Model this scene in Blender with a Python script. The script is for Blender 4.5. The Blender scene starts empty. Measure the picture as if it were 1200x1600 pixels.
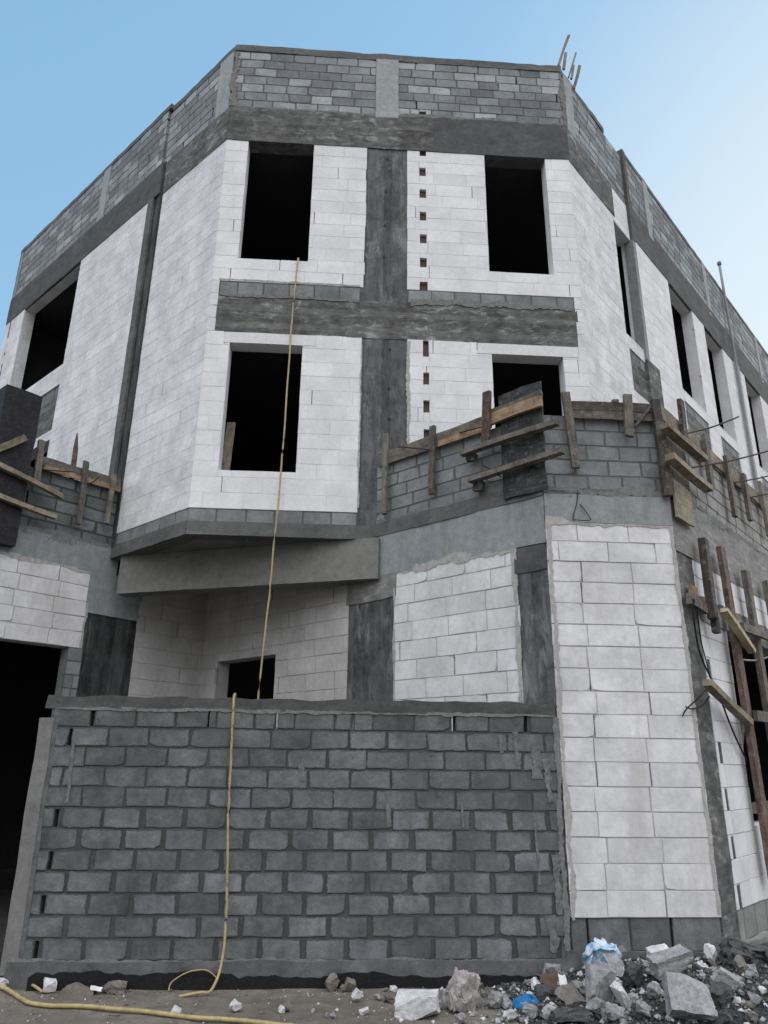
import bpy, bmesh, math, random
from mathutils import Vector, Matrix, noise
R = math.radians
rnd = random.Random(7)
C = bpy.data.collections.new("site"); bpy.context.scene.collection.children.link(C)
H = 2.17                      # height of the datum (eye level) above the street
S = math.sqrt(.5)

# ---------------------------------------------------------------- planes of the building
class Plane:
    """vertical wall plane: t along the wall, z up from the datum, n outwards"""
    def __init__(s, o, d, n):
        s.o = Vector((o[0], o[1], 0)); s.d = Vector((d[0], d[1], 0)); s.n = Vector((n[0], n[1], 0))
    def P(s, t, z, n=0.0):
        return s.o + s.d*t + s.n*n + Vector((0, 0, z+H))
    def xy(s, t, n=0.0):
        p = s.o + s.d*t + s.n*n; return (p.x, p.y)
DA, DB, DX = (-S, S), (S, S), (1, 0)
NA, NB, NX = (-S, -S), (S, -S), (0, -1)
FL, FR, FC = (-2.40, 11.0), (4.21, 11.0), (.547, 11.0)
F = Plane((0, 11), DX, NX)                       # chamfered corner front
BL = Plane(FL, DA, NA); BR = Plane(FR, DB, NB)   # its returns
WL = Plane(BL.xy(0, .06), DA, NA); WR = Plane(BR.xy(0, .05), DB, NB)   # the two long wings
Rp = Plane(FC, (S, -S), NA)                      # ground floor, flank right of the courtyard
Lp = Plane(BL.xy(2.25), DB, NB)                  # ground floor, flank left of the courtyard
GC = Rp.xy(2.97)
G = Plane(GC, DX, NX)                            # ground floor chamfer
GR = Plane(G.xy(1.70), DB, NB)                   # ground floor, right street side
FE = Plane((0, 8.9), DX, NX)                     # boundary wall face

# ---------------------------------------------------------------- materials
MATS = {}
class NT:
    def __init__(s, name):
        m = bpy.data.materials.new(name); m.use_nodes = True; s.m = m; s.t = m.node_tree; s.t.nodes.clear()
        s.out = s.n('ShaderNodeOutputMaterial'); s.b = s.n('ShaderNodeBsdfPrincipled')
        s.l(s.b.outputs[0], s.out.inputs[0]); MATS[name] = m
        s.b.inputs['Specular IOR Level'].default_value = .25
    def n(s, typ, **kw):
        nd = s.t.nodes.new(typ)
        for k, v in kw.items(): setattr(nd, k, v)
        return nd
    def l(s, a, b): s.t.links.new(a, b)
    def val(s, sock, v):
        if hasattr(v, 'links') or isinstance(v, bpy.types.NodeSocket): s.l(v, sock)
        else: sock.default_value = v
    def math(s, op, a, b=0.0, c=None, clamp=False):
        nd = s.n('ShaderNodeMath', operation=op, use_clamp=clamp); s.val(nd.inputs[0], a); s.val(nd.inputs[1], b)
        if c is not None: s.val(nd.inputs[2], c)
        return nd.outputs[0]
    def mix(s, f, a, b, typ='MIX'):
        nd = s.n('ShaderNodeMix', data_type='RGBA', blend_type=typ); s.val(nd.inputs[0], f)
        for i, v in ((6, a), (7, b)):
            if isinstance(v, tuple): nd.inputs[i].default_value = (*v, 1) if len(v) == 3 else v
            else: s.l(v, nd.inputs[i])
        return nd.outputs[2]
    def ramp(s, f, pts):
        nd = s.n('ShaderNodeValToRGB'); s.l(f, nd.inputs[0]); e = nd.color_ramp.elements
        while len(e) < len(pts): e.new(.5)
        for i, (p, c) in enumerate(pts):
            e[i].position = p; e[i].color = (c, c, c, 1) if isinstance(c, (int, float)) else (*c, 1)
        return nd.outputs[0]
    def noise(s, scale, detail=4, rough=.55, vec=None, dist=0.0):
        nd = s.n('ShaderNodeTexNoise'); nd.inputs['Scale'].default_value = scale
        nd.inputs['Detail'].default_value = detail; nd.inputs['Roughness'].default_value = rough
        nd.inputs['Distortion'].default_value = dist
        s.l(vec if vec is not None else s.pos(), nd.inputs['Vector']); return nd.outputs[0]
    def pos(s):
        if not hasattr(s, '_p'): s._p = s.n('ShaderNodeNewGeometry').outputs['Position']
        return s._p
    def uv(s, sc=(1, 1, 1)):
        if not hasattr(s, '_u'): s._u = s.n('ShaderNodeTexCoord').outputs['UV']
        nd = s.n('ShaderNodeVectorMath', operation='MULTIPLY'); s.l(s._u, nd.inputs[0]); nd.inputs[1].default_value = sc
        return nd.outputs[0]
    def bump(s, h, strength=.4, dist=.01):
        nd = s.n('ShaderNodeBump'); nd.inputs['Strength'].default_value = strength; nd.inputs['Distance'].default_value = dist
        s.l(h, nd.inputs['Height']); s.l(nd.outputs[0], s.b.inputs['Normal'])
    def done(s, col, rough=.9):
        s.val(s.b.inputs['Base Color'], (*col, 1) if isinstance(col, tuple) else col)
        s.val(s.b.inputs['Roughness'], rough); return s.m

def block_material(name, c0, c1, c2, mortar, smear=.5, blotch=.35, grain=.25, stain=None, bumpd=.006):
    """blocks laid in mortar; per-block tone in the 'tint' attribute (r tone, g mortar, b edge)"""
    k = NT(name); a = k.n('ShaderNodeAttribute', attribute_name='tint')
    sp = k.n('ShaderNodeSeparateColor'); k.l(a.outputs['Color'], sp.inputs[0])
    r, g, b = sp.outputs[0], sp.outputs[1], sp.outputs[2]
    base = k.ramp(r, [(0, c0), (.55, c1), (1, c2)])
    n1 = k.noise(2.2, 5, .6); n2 = k.noise(14, 5, .65); n3 = k.noise(120, 3, .7)
    f1 = k.ramp(n1, [(.3, 1-blotch), (.7, 1+blotch*.5)])
    f2 = k.ramp(n2, [(.28, 1-blotch*.7), (.72, 1+blotch*.35)])
    f3 = k.ramp(n3, [(.3, 1-grain), (.7, 1+grain*.6)])
    col = k.mix(1, base, f1, 'MULTIPLY'); col = k.mix(1, col, f2, 'MULTIPLY'); col = k.mix(1, col, f3, 'MULTIPLY')
    n5 = k.noise(30, 5, .7)
    nn = k.math('ADD', k.math('MULTIPLY', n2, .6), k.math('MULTIPLY', n5, .4))
    e = k.math('ADD', k.math('MULTIPLY', b, .95), k.math('MULTIPLY', k.math('SUBTRACT', nn, .5), 3.0))
    e = k.math('MULTIPLY', k.math('SUBTRACT', e, .62), 4.0, clamp=True)
    mf = k.math('MAXIMUM', g, k.math('MULTIPLY', e, min(1, smear)), clamp=True)
    mcol = k.mix(1, k.mix(0, mortar, mortar), f2, 'MULTIPLY')
    col = k.mix(mf, col, mcol)
    if stain:
        n4 = k.noise(.8, 6, .7, k.uv((2.2, .45, 1)), .6)
        col = k.mix(k.math('MULTIPLY', k.ramp(n4, [(.52, 0.0), (.68, 1.0)]), stain[1]), col, stain[0])
    h = k.math('ADD', k.math('MULTIPLY', n3, .5), n2)
    k.bump(h, .55, bumpd)
    return k.done(col, .93)

block_material('aerated_white', (.70, .70, .715), (.735, .735, .75), (.77, .77, .785), (.575, .575, .585), smear=.18, blotch=.13, grain=.06, stain=((.56, .55, .53), .16))
block_material('aerated_shade', (.47, .462, .45), (.51, .502, .49), (.54, .532, .52), (.42, .41, .40), smear=.3, blotch=.2, grain=.07, stain=((.34, .32, .30), .4))  # white block darkened: the shade of the recess is put into the colour
block_material('aerated_smeared', (.68, .683, .698), (.71, .713, .728), (.75, .753, .768), (.61, .61, .62), smear=.45, blotch=.24, grain=.07, stain=((.80, .80, .81), .45))
block_material('aerated_dusty', (.61, .608, .612), (.67, .668, .675), (.72, .718, .728), (.38, .37, .36), smear=.24, blotch=.2, grain=.08, stain=((.44, .425, .40), .5))
block_material('grey_block_light', (.165, .180, .190), (.27, .292, .306), (.42, .445, .46), (.10, .106, .108), smear=.5, blotch=.3, grain=.22)
block_material('grey_block_dark', (.112, .120, .119), (.160, .172, .171), (.205, .220, .232), (.066, .070, .069), smear=.95, blotch=.45, grain=.30, stain=((.095, .098, .095), .55), bumpd=.014)
block_material('grey_block_warm', (.23, .23, .22), (.30, .30, .287), (.36, .355, .34), (.13, .13, .122), smear=.55, blotch=.3, grain=.2)
block_material('grey_block_mid', (.18, .19, .19), (.235, .25, .252), (.28, .295, .30), (.105, .108, .105), smear=.55, blotch=.32, grain=.22)

def concrete_material(name, dark, light, boards=None, streak=(9, .7), amp=.5, smear=0.0, pale=(.33, .34, .34), bumpd=.008, sms=None):
    """cast concrete with the print of the form boards; uv = metres along the wall, height"""
    k = NT(name)
    n1 = k.noise(1.0, 6, .65, k.uv((streak[0], streak[1], 1)), .3)
    n2 = k.noise(1.6, 5, .65); n3 = k.noise(60, 4, .7); n5 = k.noise(9, 5, .7)
    n6 = k.noise(5.5, 6, .72, None, .4)
    f = k.math('ADD', k.math('MULTIPLY', n1, .42), k.math('ADD', k.math('MULTIPLY', n2, .28), k.math('MULTIPLY', n6, .30)))
    if boards:
        sepu = k.n('ShaderNodeSeparateXYZ'); k.l(k.uv(), sepu.inputs[0])
        q = k.math('FLOOR', k.math('DIVIDE', sepu.outputs[0 if boards[0] == 'v' else 1], boards[1]))
        wn = k.n('ShaderNodeTexWhiteNoise', noise_dimensions='1D'); k.l(q, wn.inputs['W'])
        f = k.math('ADD', f, k.math('MULTIPLY', k.math('SUBTRACT', wn.outputs[0], .5), boards[2]))
    col = k.mix(k.ramp(f, [(.5-amp*.45, 0.0), (.5+amp*.45, 1.0)]), dark, light)
    col = k.mix(1, col, k.ramp(n3, [(.3, .82), (.7, 1.12)]), 'MULTIPLY')
    col = k.mix(1, col, k.ramp(n5, [(.3, .8), (.7, 1.15)]), 'MULTIPLY')
    if smear:
        s1 = k.noise(1.0, 7, .72, k.uv((*(sms or (streak[0]*.45, streak[1]*1.1)), 1)), .9)
        s1 = k.math('MULTIPLY', k.ramp(s1, [(.52, 0.0), (.64, 1.0)]), k.ramp(n2, [(.38, 0.0), (.56, 1.0)]))
        col = k.mix(k.math('MULTIPLY', s1, smear), col, pale)
    h = k.math('ADD', k.math('MULTIPLY', n1, .8), k.math('ADD', k.math('MULTIPLY', n3, .3), n5))
    k.bump(h, .6, bumpd)
    return k.done(col, .9)
concrete_material('concrete_column', (.046, .048, .050), (.140, .145, .147), ('v', .15, .09), (9, 1.5), .24, .75, (.235, .24, .24), sms=(5, 1.6))
concrete_material('concrete_beam', (.056, .056, .055), (.175, .175, .170), ('h', .115, .09), (2.6, 8), .26, .95, (.31, .315, .31), sms=(3.4, 8))
concrete_material('concrete_beam_dark', (.052, .054, .055), (.115, .119, .120), None, (1.6, 3.5), .34, .3, (.19, .19, .19), sms=(2, 4))
concrete_material('concrete_black', (.016, .018, .018), (.075, .08, .08), ('v', .13, .11), (9, 1.2), .22, .45, (.14, .145, .14), sms=(7, .5))
concrete_material('concrete_pale', (.25, .27, .275), (.385, .405, .41), None, (2.5, 1.4), .4, .25, (.24, .25, .25), .004)
concrete_material('concrete_ring', (.19, .21, .215), (.325, .35, .355), ('v', .6, .06), (4.0, .7), .42, .45, (.165, .17, .165), .005, sms=(5, .8))
concrete_material('concrete_rough', (.13, .13, .126), (.30, .30, .288), ('h', .12, .08), (1.4, 8), .34, .75, (.42, .42, .40), .014, sms=(1.8, 7))
concrete_material('concrete_soffit', (.145, .145, .136), (.225, .225, .21), None, (1.5, 3), .45, .15, (.27, .27, .255), .004)
concrete_material('concrete_cope', (.075, .078, .076), (.16, .163, .158), None, (1.4, 5), .36, .35, (.21, .21, .205), .012)
concrete_material('concrete_cope_dark', (.045, .048, .046), (.105, .11, .105), None, (1.4, 6), .36, .35, (.16, .165, .16), .012)
concrete_material('concrete_foot', (.070, .073, .073), (.16, .165, .165), None, (2.5, 3), .36, .45, (.22, .22, .215), .015)
concrete_material('concrete_post', (.14, .14, .135), (.22, .22, .212), None, (3, .9), .4, .25, (.13, .13, .13), .004)
concrete_material('concrete_jamb', (.20, .205, .21), (.29, .295, .30), None, (3, 1.2), .4, .2, (.2, .2, .2), .004)
concrete_material('interior', (.028, .028, .03), (.045, .045, .047), None, (2, 2), .7, 0, bumpd=.004)  # near black, the darkness of the rooms is put into the colour
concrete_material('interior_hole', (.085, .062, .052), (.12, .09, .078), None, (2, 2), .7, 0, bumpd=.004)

def wood_material(name, a, b, rough=.85, wear=.5, cake=.55):
    k = NT(name); oi = k.n('ShaderNodeObjectInfo')
    off = k.n('ShaderNodeVectorMath', operation='ADD'); k.l(k.uv((3.0, 34, 1)), off.inputs[0])
    sc = k.n('ShaderNodeVectorMath', operation='SCALE'); sc.inputs[0].default_value = (17, 9, 5); k.l(oi.outputs['Random'], sc.inputs['Scale'])
    k.l(sc.outputs[0], off.inputs[1])
    g = k.noise(1.0, 6, .65, off.outputs[0], .8); n2 = k.noise(5, 5, .7); n3 = k.noise(90, 3, .7)
    col = k.mix(k.ramp(g, [(.3, 0.0), (.7, 1.0)]), a, b)
    col = k.mix(1, col, k.ramp(n2, [(.32, 1-wear), (.68, 1.15)]), 'MULTIPLY')
    col = k.mix(1, col, k.ramp(oi.outputs['Random'], [(0, .75), (1, 1.2)]), 'MULTIPLY')
    n7 = k.noise(11, 6, .75)
    col = k.mix(k.math('MULTIPLY', k.ramp(n7, [(.53, 0.0), (.62, 1.0)]), cake), col, (.21, .205, .195))
    col = k.mix(k.math('MULTIPLY', k.ramp(n7, [(.36, 1.0), (.45, 0.0)]), .6), col, (.045, .04, .036))
    k.bump(k.math('ADD', g, k.math('MULTIPLY', n3, .4)), .5, .006)
    return k.done(col, rough)
wood_material('wood_grey', (.095, .082, .068), (.20, .18, .15))
wood_material('wood_dark', (.045, .038, .033), (.105, .092, .08))
wood_material('wood_tan', (.19, .155, .115), (.33, .28, .215))
wood_material('wood_fresh', (.22, .14, .085), (.40, .28, .18), wear=.45)
wood_material('wood_yellow', (.36, .30, .19), (.52, .45, .31), wear=.3)
wood_material('wood_red', (.085, .055, .042), (.17, .115, .09))
wood_material('ply_dark', (.022, .024, .025), (.085, .09, .088), .8, .75, .35)
wood_material('form_black', (.012, .012, .016), (.035, .034, .042), .7, .6, .10)
def flat_material(name, col, rough=.8, var=.25, scale=8, bumpd=.004, spec=.25, fine=60, mottle=0):
    k = NT(name); n = k.noise(scale, 5, .65); n2 = k.noise(fine, 3, .7)
    c = k.mix(1, k.mix(0, col, col), k.ramp(n, [(.3, 1-var), (.7, 1+var*.5)]), 'MULTIPLY')
    c = k.mix(1, c, k.ramp(n2, [(.3, 1-var*.5), (.7, 1+var*.3)]), 'MULTIPLY')
    if mottle:
        n3 = k.noise(38, 5, .75); n4 = k.noise(6, 5, .7)
        c = k.mix(k.math('MULTIPLY', k.ramp(n3, [(.52, 0.0), (.66, 1.0)]), mottle), c, tuple(q*.38 for q in col))
        c = k.mix(k.math('MULTIPLY', k.ramp(n4, [(.54, 0.0), (.64, 1.0)]), mottle*.8), c, tuple(q*.5+.02 for q in col))
        c = k.mix(k.math('MULTIPLY', k.ramp(n3, [(.32, 1.0), (.42, 0.0)]), mottle*.6), c, tuple(min(.7, q*1.5) for q in col))
    k.bump(k.math('ADD', n, k.math('MULTIPLY', n2, .4)), .5, bumpd); k.b.inputs['Specular IOR Level'].default_value = spec
    return k.done(c, rough)
flat_material('hose_yellow', (.40, .32, .15), .5, .3, 12, .001, .4)
flat_material('wire_black', (.02, .02, .022), .6, .2)
flat_material('rebar', (.075, .06, .052), .8, .3, 20)
flat_material('pipe_grey', (.23, .24, .25), .6, .15)
flat_material('bitumen', (.012, .012, .013), .7, .5, 20, .02)
flat_material('mortar_smear', (.40, .39, .37), .95, .25, 14, .012)
flat_material('white_smear', (.665, .665, .67), .95, .12, 14, .004)
flat_material('grout', (.17, .178, .178), .95, .5, 16, .012)
flat_material('mortar_grey', (.19, .195, .19), .95, .35, 14, .015)
flat_material('chunk_white', (.60, .60, .61), .95, .3, 9, .03, .25, 26, 0.35)
flat_material('chunk_grey', (.31, .315, .32), .95, .35, 10, .03, .25, 26, 0.75)
flat_material('chunk_dark', (.085, .087, .087), .95, .4, 10, .03, .25, 26, 0.7)
flat_material('chunk_tan', (.20, .18, .16), .95, .35, 10, .03, .25, 26, 0.6)
flat_material('chunk_pink', (.40, .36, .35), .95, .35, 7, .03, .25, 26, 0.6)
flat_material('card_brown', (.11, .07, .055), .9, .3, 8, .004)
flat_material('sack_brown', (.17, .15, .13), .95, .4, 6, .02)
flat_material('rag_blue', (.02, .17, .42), .8, .35, 14, .02)
flat_material('paper_white', (.72, .72, .72), .8, .15, 8, .004)
k = NT('bag_plastic'); n = k.noise(9, 4, .6)
c = k.mix(k.ramp(n, [(.42, 0.0), (.62, 1.0)]), (.62, .72, .82), (.20, .42, .66))
k.bump(n, .6, .02); k.b.inputs['Specular IOR Level'].default_value = .5; k.b.inputs['Transmission Weight'].default_value = .15; k.done(c, .35)
def ground_material():
    k = NT('ground_dust'); n1 = k.noise(.7, 6, .65); n2 = k.noise(6, 6, .7); n3 = k.noise(70, 4, .7); n4 = k.noise(320, 2, .7)
    col = k.mix(k.ramp(n1, [(.35, 0.0), (.65, 1.0)]), (.165, .145, .122), (.255, .228, .195))
    col = k.mix(1, col, k.ramp(n2, [(.3, .62), (.7, 1.15)]), 'MULTIPLY')
    col = k.mix(1, col, k.ramp(n3, [(.3, .7), (.7, 1.18)]), 'MULTIPLY')
    col = k.mix(1, col, k.ramp(n4, [(.3, .8), (.7, 1.15)]), 'MULTIPLY')
    h = k.math('ADD', k.math('MULTIPLY', n2, 1.2), k.math('ADD', k.math('MULTIPLY', n3, .5), k.math('MULTIPLY', n4, .15)))
    k.bump(h, .7, .03); k.done(col, .96)
ground_material()
def soil_material(name, a, b):
    k = NT(name); n2 = k.noise(7, 6, .7); n3 = k.noise(40, 5, .75); n4 = k.noise(220, 2, .7)
    col = k.mix(k.ramp(n3, [(.35, 0.0), (.68, 1.0)]), a, b)
    col = k.mix(1, col, k.ramp(n2, [(.3, .55), (.7, 1.2)]), 'MULTIPLY')
    col = k.mix(1, col, k.ramp(n4, [(.3, .7), (.7, 1.2)]), 'MULTIPLY')
    k.bump(k.math('ADD', n2, k.math('ADD', k.math('MULTIPLY', n3, .7), k.math('MULTIPLY', n4, .2))), .8, .04); k.done(col, .96)
soil_material('rubble_soil', (.028, .029, .029), (.10, .101, .10))
soil_material('yard_soil', (.035, .034, .033), (.07, .068, .066))

# ---------------------------------------------------------------- mesh helpers
class MB:
    """collects faces with uv and tint, then links them as one mesh object"""
    def __init__(s): s.v = []; s.f = []; s.uv = []; s.c = []; s.smooth = False
    def quad(s, pts, uvs, col=(.5, 0, 0, 1)):
        i = len(s.v); s.v += [Vector(p) for p in pts]; s.f.append(tuple(range(i, i+len(pts)))); s.uv.append(uvs)
        s.c += [c for c in col] if isinstance(col, list) else [col]*len(pts)
    def build(s, name, mat, parent=None, props=None, merge=False, recenter=True):
        me = bpy.data.meshes.new(name)
        org = Vector((0, 0, 0))
        if parent is not None:
            root = parent
            while root.parent is not None: root = root.parent
            org = Vector(root.location)
        elif recenter and s.v:
            xs = [p.x for p in s.v]; ys = [p.y for p in s.v]; zs = [p.z for p in s.v]
            org = Vector(((min(xs)+max(xs))/2, (min(ys)+max(ys))/2, min(zs)))
        me.from_pydata([p-org for p in s.v], [], s.f)
        ul = me.uv_layers.new(name='UVMap')
        flat = [q for f in s.uv for q in f]
        ul.data.foreach_set('uv', [x for q in flat for x in q])
        ca = me.color_attributes.new('tint', 'FLOAT_COLOR', 'POINT')
        ca.data.foreach_set('color', [x for q in s.c for x in q])
        me.materials.append(MATS[mat])
        if merge or s.smooth:
            bm = bmesh.new(); bm.from_mesh(me); bmesh.ops.remove_doubles(bm, verts=bm.verts, dist=1e-5)
            bmesh.ops.recalc_face_normals(bm, faces=bm.faces); bm.to_mesh(me); bm.free()
        if s.smooth: me.polygons.foreach_set('use_smooth', [True]*len(me.polygons))
        me.update()
        o = bpy.data.objects.new(name, me); C.objects.link(o)
        if parent is not None: o.parent = parent
        else: o.location = org
        if props:
            for k_, v_ in props.items(): o[k_] = v_
        return o
def thing(name, label, cat, loc, group=None):
    o = bpy.data.objects.new(name, None); C.objects.link(o); o.location = loc; o.empty_display_size = .3
    o['label'] = label; o['category'] = cat
    if group: o['group'] = group
    bpy.context.view_layer.update(); return o
def props(label, cat, group=None):
    d = {'label': label, 'category': cat}
    if group: d['group'] = group
    return d

def sub_rects(r, holes):
    out = [r]
    for (a0, a1, b0, b1) in holes:
        nx = []
        for (t0, t1, z0, z1) in out:
            if a1 <= t0 or a0 >= t1 or b1 <= z0 or b0 >= z1: nx.append((t0, t1, z0, z1)); continue
            if a0 > t0: nx.append((t0, a0, z0, z1))
            if a1 < t1: nx.append((a1, t1, z0, z1))
            m0, m1 = max(t0, a0), min(t1, a1)
            if b0 > z0: nx.append((m0, m1, z0, b0))
            if b1 < z1: nx.append((m0, m1, b1, z1))
        out = nx
    return out

def block(mb, pl, t0, t1, z0, z1, n, dep, tone, jit=.003, edge=.024, rr=rnd, ch=.004, tilt=.0015, nseg=1, wav=.0, chip=0.0):
    """one block: chamfered front with an edge band, sides, slightly crooked outline, now and then a broken corner"""
    e = min(edge, (t1-t0)*.3, (z1-z0)*.3)
    j = lambda: rr.uniform(-jit, jit)
    c = [(t0+j(), z0+j()), (t1+j(), z0+j()), (t1+j(), z1+j()), (t0+j(), z1+j())]
    tl = [rr.uniform(-tilt, tilt) for _ in range(3)]
    cx, cz = (t0+t1)/2, (z0+z1)/2; hx, hz = max(.02, (t1-t0)/2), max(.02, (z1-z0)/2)
    pts = []
    for i in range(4):
        k2 = (i+1) % 4; (ax, az), (bx_, bz) = c[i], c[k2]; ln = math.hypot(bx_-ax, bz-az) or 1; px, pz = -(bz-az)/ln, (bx_-ax)/ln
        for q in range(nseg):
            u = q/nseg; w = rr.uniform(-wav, wav) if q else 0
            pts.append([ax+(bx_-ax)*u+px*w, az+(bz-az)*u+pz*w])
        if chip and rr.random() < chip:
            kx = rr.uniform(.008, .03); p = pts[i*nseg]; p[0] += kx*(1 if p[0] < cx else -1); p[1] += rr.uniform(.006, .022)*(1 if p[1] < cz else -1)
    N = len(pts)
    def ring(ins, dn):
        o = []
        for (x, z) in pts:
            fx, fz = 1-ins/hx, 1-ins/hz
            X, Z = cx+(x-cx)*fx, cz+(z-cz)*fz
            o.append(((X, Z), pl.P(X, Z, n+dn+tl[0]*(X-cx)/hx+tl[1]*(Z-cz)/hz if dn > -.02 else n+dn)))
        return o
    r0, r1, r2, r3 = ring(0, -dep), ring(0, -ch), ring(ch, 0), ring(e, 0)
    E1, E0 = (tone, 0, 1, 1), (tone, 0, 0, 1)
    for A_, B_, c1, c2 in ((r0, r1, E1, E1), (r1, r2, E1, E1), (r2, r3, E1, E0)):
        for i in range(N):
            k2 = (i+1) % N
            mb.quad([A_[i][1], A_[k2][1], B_[k2][1], B_[i][1]], [A_[i][0], A_[k2][0], B_[k2][0], B_[i][0]], [c1, c1, c2, c2])
    mb.quad([q[1] for q in r3], [q[0] for q in r3], E0)

def wall_body(mb, pl, t0, t1, z0, z1, holes, nf, nb, col=(.4, 1, 0, 1)):
    ts = sorted({t0, t1, *[min(max(h[i], t0), t1) for h in holes for i in (0, 1)]})
    zs = sorted({z0, z1, *[min(max(h[i], z0), z1) for h in holes for i in (2, 3)]})
    solid = {}
    for i in range(len(ts)-1):
        for j in range(len(zs)-1):
            ct, cz = (ts[i]+ts[i+1])/2, (zs[j]+zs[j+1])/2
            solid[i, j] = not any(h[0] < ct < h[1] and h[2] < cz < h[3] for h in holes)
    for (i, j), s_ in solid.items():
        if not s_: continue
        a, b, c, d = ts[i], ts[i+1], zs[j], zs[j+1]
        for n in (nf, nb):
            mb.quad([pl.P(a, c, n), pl.P(b, c, n), pl.P(b, d, n), pl.P(a, d, n)], [(a, c), (b, c), (b, d), (a, d)], col)
        rc = (.55, 0, 0, 1)
        if not solid.get((i-1, j)): mb.quad([pl.P(a, c, nf), pl.P(a, c, nb), pl.P(a, d, nb), pl.P(a, d, nf)], [(0, c), (.3, c), (.3, d), (0, d)], rc)
        if not solid.get((i+1, j)): mb.quad([pl.P(b, c, nf), pl.P(b, c, nb), pl.P(b, d, nb), pl.P(b, d, nf)], [(0, c), (.3, c), (.3, d), (0, d)], rc)
        if not solid.get((i, j-1)): mb.quad([pl.P(a, c, nf), pl.P(b, c, nf), pl.P(b, c, nb), pl.P(a, c, nb)], [(a, 0), (b, 0), (b, .3), (a, .3)], rc)
        if not solid.get((i, j+1)): mb.quad([pl.P(a, d, nf), pl.P(b, d, nf), pl.P(b, d, nb), pl.P(a, d, nb)], [(a, 0), (b, 0), (b, .3), (a, .3)], rc)

def blockwall(pl, t0, t1, z0, z1, course, length, holes=(), jh=.006, jv=.006, n=0.0, dep=.05, mdep=.0055, openp=.1,
              openw=.012, jit=.003, rag=(0, 0), thick=.26, seed=1, shift=None, tones=None, rows=None, wob=.002, edge=.024, mb=None, cham=.004, nseg=1, wav=0.0, chip=0.0):
    rr = random.Random(seed); holes = list(holes); mb = mb or MB()
    wall_body(mb, pl, t0, t1, z0, z1, holes, n-dep-.002, n-thick)
    nrow = rows or max(1, round((z1-z0)/course)); ch = (z1-z0)/nrow
    for r in range(nrow):
        a, b = z0+r*ch, z0+(r+1)*ch
        jvr = jv(a+ch/2) if callable(jv) else jv
        sh = (shift if shift is not None else rr.uniform(0, length)) + (r % 2)*length*.5 + rr.uniform(-.08, .08)*length
        edges = [t0-rr.uniform(-.3, 1)*rag[0]]
        x = t0 + (sh % length)
        if x - t0 < .12: x += length*.5
        while x < t1-.1:
            edges.append(x + rr.uniform(-.015, .015)); x += length*rr.uniform(.97, 1.03)
        edges.append(t1+rr.uniform(-.3, 1)*rag[1])
        segstart = edges[0]
        for i in range(len(edges)-1):
            x0, x1 = edges[i], edges[i+1]
            last = i == len(edges)-2
            op = (not last) and rr.random() < openp
            g0 = 0 if i == 0 else jvr*rr.uniform(.6, 1.4)/2
            g1 = 0 if last else (openw*rr.uniform(.6, 1.2)/2 if op else jvr*rr.uniform(.6, 1.4)/2)
            if i and segopen: g0 = openw*rr.uniform(.6, 1.2)/2
            tone = tones(rr, (x0+x1)/2, a) if tones else rr.random()
            for (p0, p1, q0, q1) in sub_rects((x0+g0, x1-g1, a+jh/2, b-jh/2), holes):
                if p1-p0 < .03 or q1-q0 < .03: continue
                block(mb, pl, p0, p1, q0, q1, n+rr.uniform(-wob, wob), dep, tone, jit, edge, rr, cham, wob*.6, nseg, wav, chip)
            segopen = op
            if op or last:
                e = x1 - (openw*.5 if op else 0)
                for (p0, p1, q0, q1) in sub_rects((segstart, e, a, b), holes):
                    m = n-mdep
                    mb.quad([pl.P(p0, q0, m), pl.P(p1, q0, m), pl.P(p1, q1, m), pl.P(p0, q1, m)], [(p0, q0), (p1, q0), (p1, q1), (p0, q1)], (.5, 1, 0, 1))
                segstart = x1 + openw*.5
    return mb

def rough_box(mb, P, t0, t1, z0, z1, n0, n1, seg=.22, jit=.006, freq=2.6):
    """box on a plane, faces gridded and shaken a little so that no edge is dead straight; n1 is the front"""
    def div(a, b): return max(1, min(60, round(abs(b-a)/seg)))
    nt, nz, nn = div(t0, t1), div(z0, z1), max(1, div(n0, n1)//2)
    L = lambda a, b, i, k_: a+(b-a)*i/k_
    def sh(t, z, n):
        p = P(t, z, n); return p + noise.noise_vector(p*freq)*jit + noise.noise_vector(p*freq*4)*jit*.5
    def face(fn, na, nb, uvf):
        for i in range(na):
            for j in range(nb):
                q = [fn(i, j), fn(i+1, j), fn(i+1, j+1), fn(i, j+1)]
                mb.quad([sh(*x) for x in q], [uvf(*x) for x in q])
    for n in (n0, n1): face(lambda i, j: (L(t0, t1, i, nt), L(z0, z1, j, nz), n), nt, nz, lambda t, z, n_: (t, z))
    for t in (t0, t1): face(lambda i, j: (t, L(z0, z1, j, nz), L(n0, n1, i, nn)), nn, nz, lambda t_, z, n: (n+t_, z))
    for z in (z0, z1): face(lambda i, j: (L(t0, t1, i, nt), z, L(n0, n1, j, nn)), nt, nn, lambda t, z_, n: (t, n+z_))

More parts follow.
